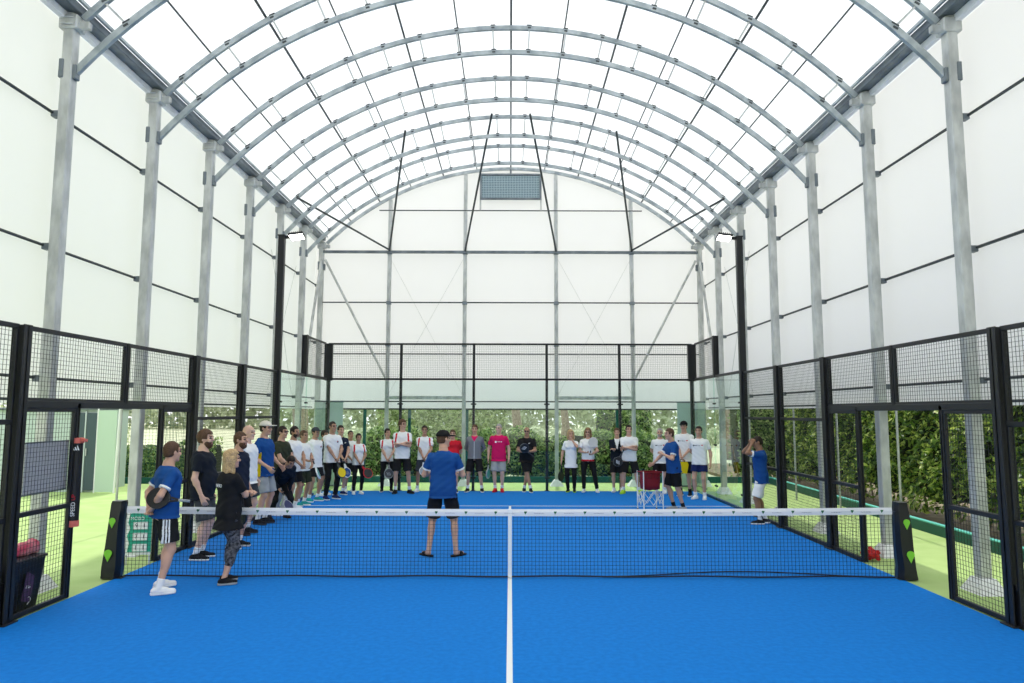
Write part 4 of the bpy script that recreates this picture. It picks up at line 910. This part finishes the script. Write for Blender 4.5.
P['d'] = person(673, 428, 15.19, -78, 'man in blue polo and black shorts leaning on the ball cart', ('polo', 'blue', -.12, 'cuff'), ('longshorts', 'black'), 'fair', ('short', 'brown'), ('chest', 'cart'), 'lgrey', 'white', feet=((.06, .16, 5), (-.10, .02, -5)), lean=6, head=(0, 0), sock='black', h=.009)
P['e'] = person(684, 421, 17.95, -30, 'man in black cap and printed white T-shirt holding a yellow bag', ('tee', 'white', -.12, 'marks'), ('longshorts', 'black'), 'fair', ('short', 'dark'), ('clasp', 'claspL'), 'black', 'white', cap=('black', 'front'), sock='black', w=1.04)
P['f'] = person(699, 426, 17.25, -28, 'man in white T-shirt and short navy shorts near the right glass', ('tee', 'white', -.10, 'marks'), ('shortshorts', 'navys'), 'fair', ('short', 'dark'), ('side', 'behind'), 'white', 'white', feet=((.10, .0, 10), (-.12, 0, -15)), w=1.04)
P['g'] = person(757, 436, 13.45, -100, 'man in blue polo and white shorts by the right fence, hands at his face', ('polo', 'blue', -.12, 'cuff'), ('longshorts', 'white'), 'brown', ('buzz', 'dark'), ('headtouch', 'headtouch'), 'black', 'white', head=(0, 12), lean=3, h=.009, w=1.05, feet=((.10, -.08, 5), (-.10, .06, -5)), dx=.06)

# rackets in hands
racket(P['A'], 1, (.60, .78, .10), (-.7, .65, .35), 'black racket tucked under the arm of the man in blue polo by the net', 'black', 'black', loc=(-.37, -.12, 1.07), gripc='lgrey')
racket(P['D'], 1, (.1, -.35, -.9), (1, 0, 0), 'dark brown racket held low in the left row behind the net', 'olive', 'black')
racket(P['H'], 1, (.2, -.5, -.85), (.4, -.8, .2), 'navy racket with pale rim held by the bending person', 'navys', 'lgrey')
racket(P['J'], 1, (.2, -.3, -.9), (.5, -.8, 0), 'teal and white racket held in the left row', 'teal', 'white')
racket(P['L'], 1, (-.1, -.25, -.95), (.3, -1, 0), 'yellow racket hanging behind the man in black trousers', 'yellow', 'dgrey')
racket(P['M'], 0, (.35, -.2, -.9), (.2, -1, 0), 'yellow racket held by the tall man in black trousers', 'yellow', 'dgrey')
racket(P['N'], 0, (.2, -.2, -.95), (.3, -1, 0), 'blue racket held by the man in navy T-shirt', 'blue', 'white', mark='lgrey')
racket(P['P'], 0, (.6, -.2, -.75), (.3, -1, 0), 'black and red racket held by the woman in black leggings', 'black', 'red')
racket(P['Q'], 1, (.0, -.2, -.95), (0, -1, 0), 'blue-grey round racket held by the woman with ponytail', 'dgrey', 'lgrey', mark='lgrey')
racket(P['S'], 0, (.1, -.2, -.95), (.4, -1, 0), 'pale racket held by the man in dark grey shorts', 'lgrey', 'white')
racket(P['W'], 1, (-.05, .0, -1), (1, -.3, 0), 'pale teal racket hanging beside the grey shorts of the man in pink', 'teal', 'lgrey')
racket(P['X'], 0, (-.1, -.05, .1), (-.1, -1, .2), 'black racket with white marks held at the belly of the bald man', 'black', 'dgrey', loc=(.20, -.30, .96), mark='white')
racket(P['Y'], 1, (-.05, -.1, -1), (1, -.5, 0), 'brown racket hanging from the hand of the blonde woman in long T-shirt', 'olive', 'black')
racket(P['Z'], 0, (.25, -.15, .9), (-.1, -1, 0), 'cream racket held up by the woman in sunglasses', 'cream', 'cream')
racket(P['b'], 1, (-.45, -.1, -.9), (.2, -1, 0), 'black and white racket between the two men with folded arms', 'black', 'dgrey', loc=(-.14, -.22, 1.12), mark='white')
tb = thing('racket_bag', 'yellow racket bag held by the man in black cap', 'bag', (0, 0, 0))
M = P['e']['root'] @ Matrix.Translation(P['e']['J'][0]['grip'] + V((.05, -.04, -.03))); M = Matrix.Translation(M.translation)
MB().prism([(-.13, -.32), (.10, -.34), (.15, -.12), (.12, -.05), (-.10, -.05), (-.14, -.14)], -.04, .04, Matrix(((1, 0, 0, 0), (0, 0, 1, 0), (0, 1, 0, 0), (0, 0, 0, 1)))).build('bag_body', CM('yellow'), tb)
MB().tube([(-.06, 0, -.06), (-.04, 0, .01), (.04, 0, .01), (.06, 0, -.06)], .010, 6).build('handle', CM('black'), tb)
tb.matrix_world = M
# print on the back of the blonde woman's shirt
Pc = P['C']; so_c = Pc['kids']['tee_shirt'][0]
Mt = Pc['T'] @ Matrix(((-1, 0, 0, -.03), (0, .12, -1, .168), (0, 1, .12, .36), (0, 0, 0, 1)))
Mt = Pc['T'] @ Matrix.Translation((-.02, .165, .36)) @ Matrix.Rotation(math.pi, 4, 'Z') @ Matrix.Rotation(math.pi/2, 4, 'X')
text('NERO', .06, Mt, CM('white'), so_c, 'shirt_print')

# ------------------------------------------------------------------ ball cart
t = thing('ball_cart', 'folding ball cart with red fabric basket on four white legs', 'ball cart', (3.03, 15.2, 0), R(12))
a = .22; H = .83
for sx in (-1, 1):
    for sy in (-1, 1): MB().tube([(sx*a, sy*a*.8, .03), (sx*a, sy*a*.8, H+.02)], .013, 8).build('leg', M_WHITE, t)
m = MB()
for z in (.14,):
    for s1, s2 in (((-a, -a*.8), (a, -a*.8)), ((-a, a*.8), (a, a*.8)), ((-a, -a*.8), (-a, a*.8)), ((a, -a*.8), (a, a*.8))):
        mx_ = ((s1[0]+s2[0])/2, (s1[1]+s2[1])/2)
        m.bar((*s1, .42), (*mx_, .14), .016, .010).bar((*s2, .42), (*mx_, .14), .016, .010).bar((*s1, .14), (*mx_, .42), .016, .010).bar((*s2, .14), (*mx_, .42), .016, .010)
m.build('scissor_braces', M_WHITE, t)
m = MB(); n = 24; vs = []; fs = []; lv = [(1, .83), (1.0, .72), (.98, .58), (.94, .48), (.5, .45)]
for k, z in lv:
    for i in range(n):
        an = 2*math.pi*i/n; cx, sy = math.cos(an), math.sin(an); q = (abs(cx)**4+abs(sy)**4)**-.25
        vs.append((a*.93*k*cx*q*(1+.02*math.sin(an*6)), a*.75*k*sy*q, z+.01*math.sin(an*4)))
for j in range(len(lv)-1):
    for i in range(n): fs.append((j*n+i, j*n+(i+1) % n, (j+1)*n+(i+1) % n, (j+1)*n+i))
fs.append(tuple((len(lv)-1)*n+i for i in range(n)))
m.add(vs, fs).build('basket', mat('red_fabric', (.22, .006, .015), .7), t, smooth=True)
MB().tube([(-a, -a*.8, H), (a, -a*.8, H), (a, a*.8, H), (-a, a*.8, H), (-a, -a*.8, H)], .012, 6).build('rim', mat('red_fabric', (.30, .008, .02)), t)
m = MB()
for x in (-.13, .05): m.tube([(x, -a*.8-.005, .82), (x-.02, -a*.8-.012, .74), (x+.05, -a*.8-.012, .70), (x+.1, -a*.8-.012, .76), (x+.09, -a*.8-.005, .82)], .008, 6)
m.build('carry_strap', mat('dark_red', (.12, .004, .01)), t)
for sx in (-1, 1):
    for sy in (-1, 1): MB().tube([(sx*a, sy*a*.8, .0), (sx*a, sy*a*.8, .04)], .02, 8).build('foot_cap', M_DARK, t)

# ------------------------------------------------------------------ things by the left fence
t = thing('notice_board', 'grey notice board hung on the mesh left of the court opening', 'board', (-5.10, 7.60, 1.5))
MB().bbox(-.008, .008, -.36, .36, -.27, .27, .003).build('panel', mat('board_grey', (.45, .45, .47), .6), t)
MB().bbox(-.011, .011, -.37, .37, .26, .28).bbox(-.011, .011, -.37, .37, -.28, -.26).build('edge_trim', M_GALVD, t)
# padded sleeve on the gate post with coral ends
t = thing('post_pad', 'black padded sleeve with coral ends strapped to the left gate post', 'post pad', (-5.03, 8.03, 0))
MB().tube([(-.01, 0, .85), (-.01, 0, 1.75)], .066, 16).build('sleeve', mat('sleeve_black', (.01, .01, .012), .4), t, smooth=False)
cm = mat('coral_foam', (.72, .16, .12), .6)
MB().tube([(-.01, 0, .79), (-.01, 0, .86)], .071, 16).build('end_ring', cm, t); MB().tube([(-.01, 0, 1.74), (-.01, 0, 1.80)], .074, 16).bar((-.06, -.02, 1.80), (.11, -.02, 1.77), .05, .03).build('end_ring', cm, t)
Mf = lambda x, z, r=0: Matrix.Translation((-.01, 0, 0)) @ Matrix.Rotation(R(31), 4, 'Z') @ Matrix.Translation((x-.05, -.0665, z-.14 if z < 1.5 else z-.02)) @ Matrix.Rotation(math.pi/2, 4, 'X') @ Matrix.Rotation(r, 4, 'Z')
text('SPEED', .06, Mf(.05, 1.13, math.pi/2), M_WHITE, t); text('UP', .055, Mf(.05, 1.265, math.pi/2), mat('red_print', (.55, .01, .03)), t)
m = MB()
for i, (x0, hh_) in enumerate(((-.032, .022), (-.010, .040), (.012, .058))):
    m.prism([(x0, 0), (x0+.017, 0), (x0+.017-.012-hh_*.15, hh_), (x0-.010, hh_*.8)], 0, .003, Mf(.05, 1.68))
m.build('stripe_logo', M_WHITE, t)
# scoreboard
t = thing('scoreboard', 'green and white flip scoreboard standing outside the left court opening', 'scoreboard', (-5.33, 9.75, -.13), R(6))
gm = mat('score_green', (.02, .36, .24), .5)
MB().bbox(-.01, .34, -.012, .012, .26, .92, .004).build('panel', M_WHITE, t)
MB().prism([(.03, .30), (.34, .30), (.34, .80), (.20, .86), (.12, .84), (.05, .82), (.03, .70), (.06, .62), (.02, .52), (.05, .42)], .0125, .016, Matrix(((1, 0, 0, 0), (0, 0, -1, 0), (0, 1, 0, 0), (0, 0, 0, 1)))).build('green_print', gm, t)
bp = MB(); 
for k, (z, s1, s2) in enumerate(((.66, '9', '1'), (.51, '7', '1'), (.36, '1', '1'))):
    c = MB().bbox(.10, .29, -.028, -.017, z-.05, z+.05, .003).build('score_card', M_WHITE, t)
    for x, b_ in ((.145, s1), (.245, s2)):
        text(b_, .08, Matrix.Translation((x, -.0295, z)) @ Matrix.Rotation(math.pi/2, 4, 'X'), CM('navy'), c, 'digit')
text('MOBO', .062, Matrix.Translation((.15, -.0175, .755)) @ Matrix.Rotation(math.pi/2, 4, 'X'), M_WHITE, t)
MB().tube([(.02, 0, 0), (.02, 0, .92)], .012, 6).tube([(.32, 0, 0), (.32, 0, .92)], .012, 6).bar((-.05, -.1, .01), (-.05, .15, .01), .03, .02).bar((.38, -.1, .01), (.38, .15, .01), .03, .02).bar((-.05, 0, .015), (.38, 0, .015), .02, .02).build('stand', M_GALV, t)
# dark bin with folded towel, and tag
t = thing('bench_bin', 'black storage bin behind the left mesh panel with a purple tag on it', 'bin', (-5.38, 7.22, -.012))
m = MB(); m.add([(-.22, -.48, 0), (.2, -.48, 0), (.2, .48, 0), (-.22, .48, 0), (-.26, -.52, .53), (.25, -.52, .53), (.25, .52, .53), (-.26, .52, .53)], [(3, 2, 1, 0), (4, 5, 6, 7), (0, 1, 5, 4), (1, 2, 6, 5), (2, 3, 7, 6), (3, 0, 4, 7)])
m.build('tub', mat('bin_black', (.010, .010, .014), .45), t); MB().bbox(-.28, .27, -.54, .54, .53, .56, .01).build('lid', mat('bin_black', (.012, .012, .015)), t)
m = MB().bar((.262, .0, .42), (.262, .12, .12), .004, .17, up=(1, 0, 0)); 
lab_ = MB().prism([(-.07, -.14), (.07, -.16), (.08, .12), (-.06, .16)], 0, .004, Matrix(((0, 0, 1, .262), (.95, .2, 0, .24), (-.2, .95, 0, .26), (0, 0, 0, 1)))).build('label_tag', mat('plum', (.09, .045, .10), .6), t)
m = MB(); Mq = Matrix(((0, 0, 1, .2675), (.95, .2, 0, .24), (-.2, .95, 0, .26), (0, 0, 0, 1)))
for i in range(4): m.prism([(-.04+i*.02, -.01+.01*(i % 2)), (-.035+i*.02, .02), (-.030+i*.02, -.01)], 0, .002, Mq)
m.tube([Mq @ V((.04+.03*math.cos(a_), -.13+.03*math.sin(a_), .003)) for a_ in [R(q) for q in range(120, -100, -20)]] + [Mq @ V((.03, -.18, .003))], .003, 5)
m.build('scribble', M_WHITE, lab_)
Fd = Field((-.35, -.2, -.1), (.35, .2, .2), .012); Fd.cap((-.24, 0, .04), (.02, 0, .05), .05, .06).cap((-.02, .0, .06), (.16, .02, .07), .075, .085, .02).func(lambda x, y, z: .008*np.sin(40*x+30*z)*np.sin(45*y)).cut((0, 0, .005), (0, 0, -1))
tw = link('towel', Fd.mesh('towel', mat('pink_towel', (.62, .04, .12), .9, noise=(8, (.72, .30, .33))))); tw.location = (-5.30, 7.58, .545); tw.rotation_euler = (0, 0, R(80)); tag(tw, 'rolled pink towel lying on the black bin behind the left mesh', 'towel')
# red cloths by the right column
for i, (x, y, l) in enumerate(((5.22, 10.15, 'crumpled red bib heap at the foot of the right column, nearer part'), (5.30, 10.38, 'crumpled red bib heap at the foot of the right column, farther part'))):
    Fd = Field((-.2, -.2, -.05), (.2, .2, .25), .010)
    random.seed(30+i)
    for k in range(9): q = [random.uniform(-.1, .1) for _ in range(4)]; Fd.cap((q[0], q[1], .03+abs(q[2])*.9), (q[3], q[2], .04+abs(q[0])*.7), .03, .022, .01)
    Fd.func(lambda x, y, z: .007*np.sin(70*x+40*z)*np.sin(60*y+20*z)).cut((0, 0, .002), (0, 0, -1))
    o = link('red_bibs', Fd.mesh('red_bibs', mat('red_cloth', (.55, .02, .02), .8))); o.location = (x, y, -.012); tag(o, l, 'cloth')
# ------------------------------------------------------------------ outside
rng = np.random.default_rng(5)
def leaves_mesh(name, pts, size, nrm, mats):
    n = len(pts); a = rng.normal(size=(n, 3)); nr = nrm + .75*rng.normal(size=(n, 3)); nr /= np.linalg.norm(nr, axis=1)[:, None]
    u = np.cross(nr, a); u /= np.linalg.norm(u, axis=1)[:, None]; v = np.cross(nr, u); s = (size*rng.uniform(.6, 1.25, n))[:, None]
    P_ = np.stack([pts-u*s*.75, pts-v*s*.32+nr*s*.06, pts+u*s*.75-nr*s*.12, pts+v*s*.32+nr*s*.06], 1).reshape(-1, 3)
    me = bpy.data.meshes.new(name); me.vertices.add(4*n); me.vertices.foreach_set('co', P_.astype(np.float32).ravel())
    me.loops.add(4*n); me.loops.foreach_set('vertex_index', np.arange(4*n, dtype=np.int32)); me.polygons.add(n)
    me.polygons.foreach_set('loop_start', np.arange(0, 4*n, 4, dtype=np.int32)); me.polygons.foreach_set('loop_total', np.full(n, 4, np.int32)); me.materials.append(mats); me.update(calc_edges=True)
    return me
L1 = leaf_mat('laurel_leaf', (.03, .075, .012), (.17, .30, .04), (.70, .80, .18))
L2 = leaf_mat('pale_leaf', (.18, .25, .08), (.38, .47, .18), (.68, .74, .42))
L3 = leaf_mat('shrub_leaf', (.05, .12, .03), (.22, .36, .09), (.60, .72, .26))
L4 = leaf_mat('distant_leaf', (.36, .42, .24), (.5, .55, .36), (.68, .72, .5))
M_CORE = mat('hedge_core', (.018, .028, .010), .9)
M_BARK = mat('bark', (.22, .17, .12), .9, noise=(8, (.34, .28, .22)))
def hedge(name, label, p0, p1, z0, z1, depth, n, size, lm, core=True, group=None, front=1):
    # a leafy bank from p0 to p1; bulges of its own; leaves thickest on both faces
    p0 = np.array(p0, float); p1 = np.array(p1, float); d = p1-p0; L = np.hypot(*d); d /= L; nr = np.array([-d[1], d[0]])
    t = thing(name, label, 'hedge', (0, 0, 0), 0, group)
    q = rng.uniform(0, L, n); z = z0 + (z1-z0)*rng.uniform(0, 1, n)**.85
    zz = (z-z0)/(z1-z0)
    blg = .5+.25*np.sin(q*2.1+z*2.3)+.2*np.sin(q*4.7-z*3.1+1)+.15*np.sin(q*9+z*7)
    side = np.where(rng.uniform(size=n) < .72, 1, -1)*front
    w_ = depth*(.35+.18*blg)*np.sqrt(np.clip(1.02-zz**3, .02, 1))*(.8+.2*np.clip(zz*4, 0, 1))
    off = side*w_*(1-rng.exponential(.12, n)); topj = .18*np.sin(q*1.7)+.1*np.sin(q*5.3)
    P_ = np.stack([p0[0]+d[0]*q+nr[0]*off, p0[1]+d[1]*q+nr[1]*off, z+topj*zz], 1)
    N_ = np.stack([nr[0]*side, nr[1]*side, np.full(n, .7)], 1)
    link('foliage', leaves_mesh('foliage', P_, size, N_, lm), t)
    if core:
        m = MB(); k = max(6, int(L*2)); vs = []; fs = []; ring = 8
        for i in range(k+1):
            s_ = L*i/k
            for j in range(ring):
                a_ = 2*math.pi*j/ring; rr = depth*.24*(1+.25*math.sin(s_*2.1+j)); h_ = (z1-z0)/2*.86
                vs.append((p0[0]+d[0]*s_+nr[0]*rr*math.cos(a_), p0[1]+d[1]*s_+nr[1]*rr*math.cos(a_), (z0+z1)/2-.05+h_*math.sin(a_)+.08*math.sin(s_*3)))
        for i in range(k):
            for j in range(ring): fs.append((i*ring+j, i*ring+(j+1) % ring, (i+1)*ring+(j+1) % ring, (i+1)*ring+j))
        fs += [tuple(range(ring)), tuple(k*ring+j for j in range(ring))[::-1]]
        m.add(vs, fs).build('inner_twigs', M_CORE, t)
    m = MB(); random.seed(int(L*10))
    for i in range(int(L*1.5)):
        s_ = random.uniform(0, L); o_ = random.uniform(.1, .3)*depth*front; x, y = p0+d*s_+nr*o_
        m.tube([(x, y, z0-.1), (x+random.uniform(-.1, .1), y+random.uniform(-.1, .1), z0+.6), (x+random.uniform(-.3, .3), y+random.uniform(-.3, .3), z0+1.1)], .02, 5, rs=[.025, .018, .01])
    m.build('stems', M_BARK, t)
    return t
# right side: kerb, hedge, poles
t = thing('kerb_board', 'teal kerb board along the turf edge below the right hedge', 'kerb', (0, 0, 0), 0, 'teal kerb boards')
MB().bar((7.15, 4.5, .06), (7.85, 21.4, .06), .08, .22).build('board', M_TEAL, t); MB().bar((7.16, 4.5, .175), (7.86, 21.4, .175), .10, .02).build('cap_strip', mat('teal_light', (.12, .55, .46)), t)
hedge('laurel_hedge', 'tall dense laurel hedge with yellow-green leaves outside the right side', (8.55, 4.5), (9.1, 21.3), .15, 3.3, 1.7, 36000, .095, L1, front=1)
for i, y in enumerate((7.6, 9.9, 12.55, 14.9, 17.2)):
    o = MB().tube([(0, 0, 0), (0, 0, 2.55)], .022, 8).build('tension_pole', M_GALV); o.location = (7.0, y, -.012)
    tag(o, 'thin pale steel pole on the green strip before the right hedge, %s from the camera' % ORD[i], 'pole', 'thin poles before the right hedge')
for i, y in enumerate((12.5, 15.4)):
    o = MB().tube([(0, 0, 0), (0, 0, 2.55)], .022, 8).build('tension_pole', M_GALV); o.location = (-7.0, y, -.012)
    tag(o, 'thin pale steel pole on the turf outside the left wall, %s one from the camera' % ORD[i], 'pole', 'thin poles outside the left wall')
# back: kerb, fence posts, shrubs, trunks, far trees
t = thing('kerb_board', 'teal kerb board along the turf edge behind the back glass', 'kerb', (0, 0, 0), 0, 'teal kerb boards')
MB().bar((-7, 21.45, .05), (7.85, 21.45, .05), .08, .24).build('board', M_TEAL, t)
hedge('shrub_row', 'row of leafy green shrubs behind the back glass', (-4.6, 22.6), (6.2, 22.6), 0, 1.45, 1.2, 15000, .085, L3, front=-1)
hedge('shrub_row', 'low pale bushes behind the back-left corner', (-8.5, 23.2), (-5.3, 23.8), 0, 1.0, .9, 3500, .08, L2, front=-1)
hedge('shrub_row', 'tall bushy greenery at the back behind the left shrubs', (-4.8, 25.5), (-.2, 26), 0, 2.6, 1.5, 7000, .12, L2, core=False, front=-1)
hedge('shrub_row', 'tall shrub on the back right side behind the row of players', (3.0, 24.2), (4.8, 24.2), 0, 2.2, 1.2, 3500, .10, L3, front=-1)
hedge('shrub_row', 'bushy greenery filling the gap between back glass and right hedge', (7.3, 22.9), (10.2, 22.9), 0, 2.8, 1.4, 6000, .10, L3, front=-1)
for i, x in enumerate((-4.55, -3.15, -1.35, 1.15, 3.35, 5.9)):
    t = thing('garden_post', 'teal painted fence post behind the back glass, %s from the left' % ORD[i], 'fence post', (x, 21.9, -.13), 0, 'teal posts behind the back glass')
    MB().bbox(-.045, .045, -.045, .045, 0, 2.9, .005).build('upright', M_TEAL, t); MB().bbox(-.055, .055, -.055, .055, 2.9, 2.94).build('cap', M_TEAL, t)
def tree(x, y, r, label, h_=5, cs=1.5, nl=1800, lm=L2):
    t = thing('tree', label, 'tree', (x, y, -.13), 0, 'trees in the field'); random.seed(int(x*10+y))
    m = MB(); m.tube([(0, 0, 0), (.1, 0, h_*.3), (-.05, .1, h_*.6), (.1, 0, h_)], r, 8, rs=[r*1.3, r, r*.8, r*.4])
    for k in range(5): a_ = k*1.3; m.tube([(0, 0, h_*.5+k*.3), (cs*.6*math.cos(a_), cs*.6*math.sin(a_), h_*.75+k*.2)], r*.35, 6)
    m.build('trunk', M_BARK, t, smooth=True)
    u = rng.normal(size=(nl, 3)); u /= np.linalg.norm(u, axis=1)[:, None]; rr = rng.uniform(.5, 1, nl)[:, None]**.5
    link('crown', leaves_mesh('crown', u*rr*np.array([cs, cs, cs*.9])+[0, 0, h_], .16, u, lm), t)
for i, (x, y, r) in enumerate(((-9.5, 31, .16), (-6.6, 36, .22), (-2.4, 33, .14), (.3, 38, .26), (2.3, 29, .09), (3.2, 42, .22), (5.0, 36, .2), (7.6, 40, .25), (-13, 44, .3), (10.5, 34, .2))):
    tree(x, y, r, 'tree trunk in the bright field behind the hall, %s in a scattered row' % ORD[i], 4.2+.15*i)
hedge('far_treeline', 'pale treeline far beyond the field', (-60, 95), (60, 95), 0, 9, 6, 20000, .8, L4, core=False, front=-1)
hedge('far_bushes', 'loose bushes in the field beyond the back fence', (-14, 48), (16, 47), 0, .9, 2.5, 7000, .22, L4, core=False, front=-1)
# left side
t = thing('garden_shed', 'shed with dark grey-blue door leaves beyond the left court opening', 'shed', (-11.5, 18.9, -.012))
MB().bbox(-2.2, .48, -.25, 1.3, 0, 2.16, .01).build('wall', mat('shed_wall', (.50, .58, .55), .6), t)
MB().bbox(-2.3, .52, -.35, 1.4, 2.16, 2.22, .01).build('roof', M_GALVD, t)
dm = mat('door_blue_grey', (.055, .085, .10), .5)
for x, wd in ((.04, .16), (.25, .30)):
    d_ = MB().bbox(x, x+wd, -.32, -.27, .05, 2.08, .01).build('door', dm, t); MB().tube([(x+.04, -.35, .95), (x+.04, -.35, 1.15)], .015, 6).build('handle', M_GALV, d_)
m = MB()
for x in (0, .205, .555): m.bbox(x, x+.035, -.33, -.26, 0, 2.12)
m.build('door_frame', mat('frame_pale', (.55, .62, .62), .5), t)
t = thing('plastic_screen', 'pale green translucent screen leaning beside the shed', 'screen', (-10.86, 18.5, -.012), R(-8))
MB().bbox(-.05, .50, -.01, .01, .02, 2.15, .004).build('sheet', fabric_mat('pale_green_sheet', (.66, .78, .66), .4), t)
MB().tube([(-.05, 0, 0), (-.05, 0, 2.2)], .02, 6).tube([(.52, 0, 0), (.57, 0, 2.25)], .025, 6).build('frame', M_WHITE, t)
t = thing('side_fence', 'teal mesh fence beyond the left side of the hall', 'fence', (0, 0, 0))
m = MB()
for q in np.arange(0, 3.0, .10):
    m.bar((-12.3+q, 20.6, .1), (-12.3+q, 20.6, 2.6), .006, .006, ends=False)
for z in np.arange(.1, 2.6, .10): m.bar((-12.3, 20.6, z), (-9.3, 20.6, z), .006, .006, ends=False)
m.build('mesh_infill', M_TEAL, t)
for x in (-12.3, -11.3, -10.3, -9.3): MB().bbox(x-.035, x+.035, 20.56, 20.64, -.1, 2.7).build('post', M_TEAL, t)
t = thing('kerb_board', 'teal kerb board along the turf edge beyond the left side', 'kerb', (0, 0, 0), 0, 'teal kerb boards')
MB().bar((-16, 20.9, .05), (-7.1, 20.9, .05), .08, .22).build('board', M_TEAL, t)
hedge('low_hedge', 'low bright green hedge beyond the left court opening', (-13.8, 21.8), (-9.0, 21.8), 0, 1.15, 1.0, 7000, .08, L3, front=-1)
hedge('pale_bushes', 'pale bushes seen through the left mesh beyond the wall', (-17, 4), (-17, 30), 0, 2.6, 2, 9000, .14, L2, core=False, front=-1)
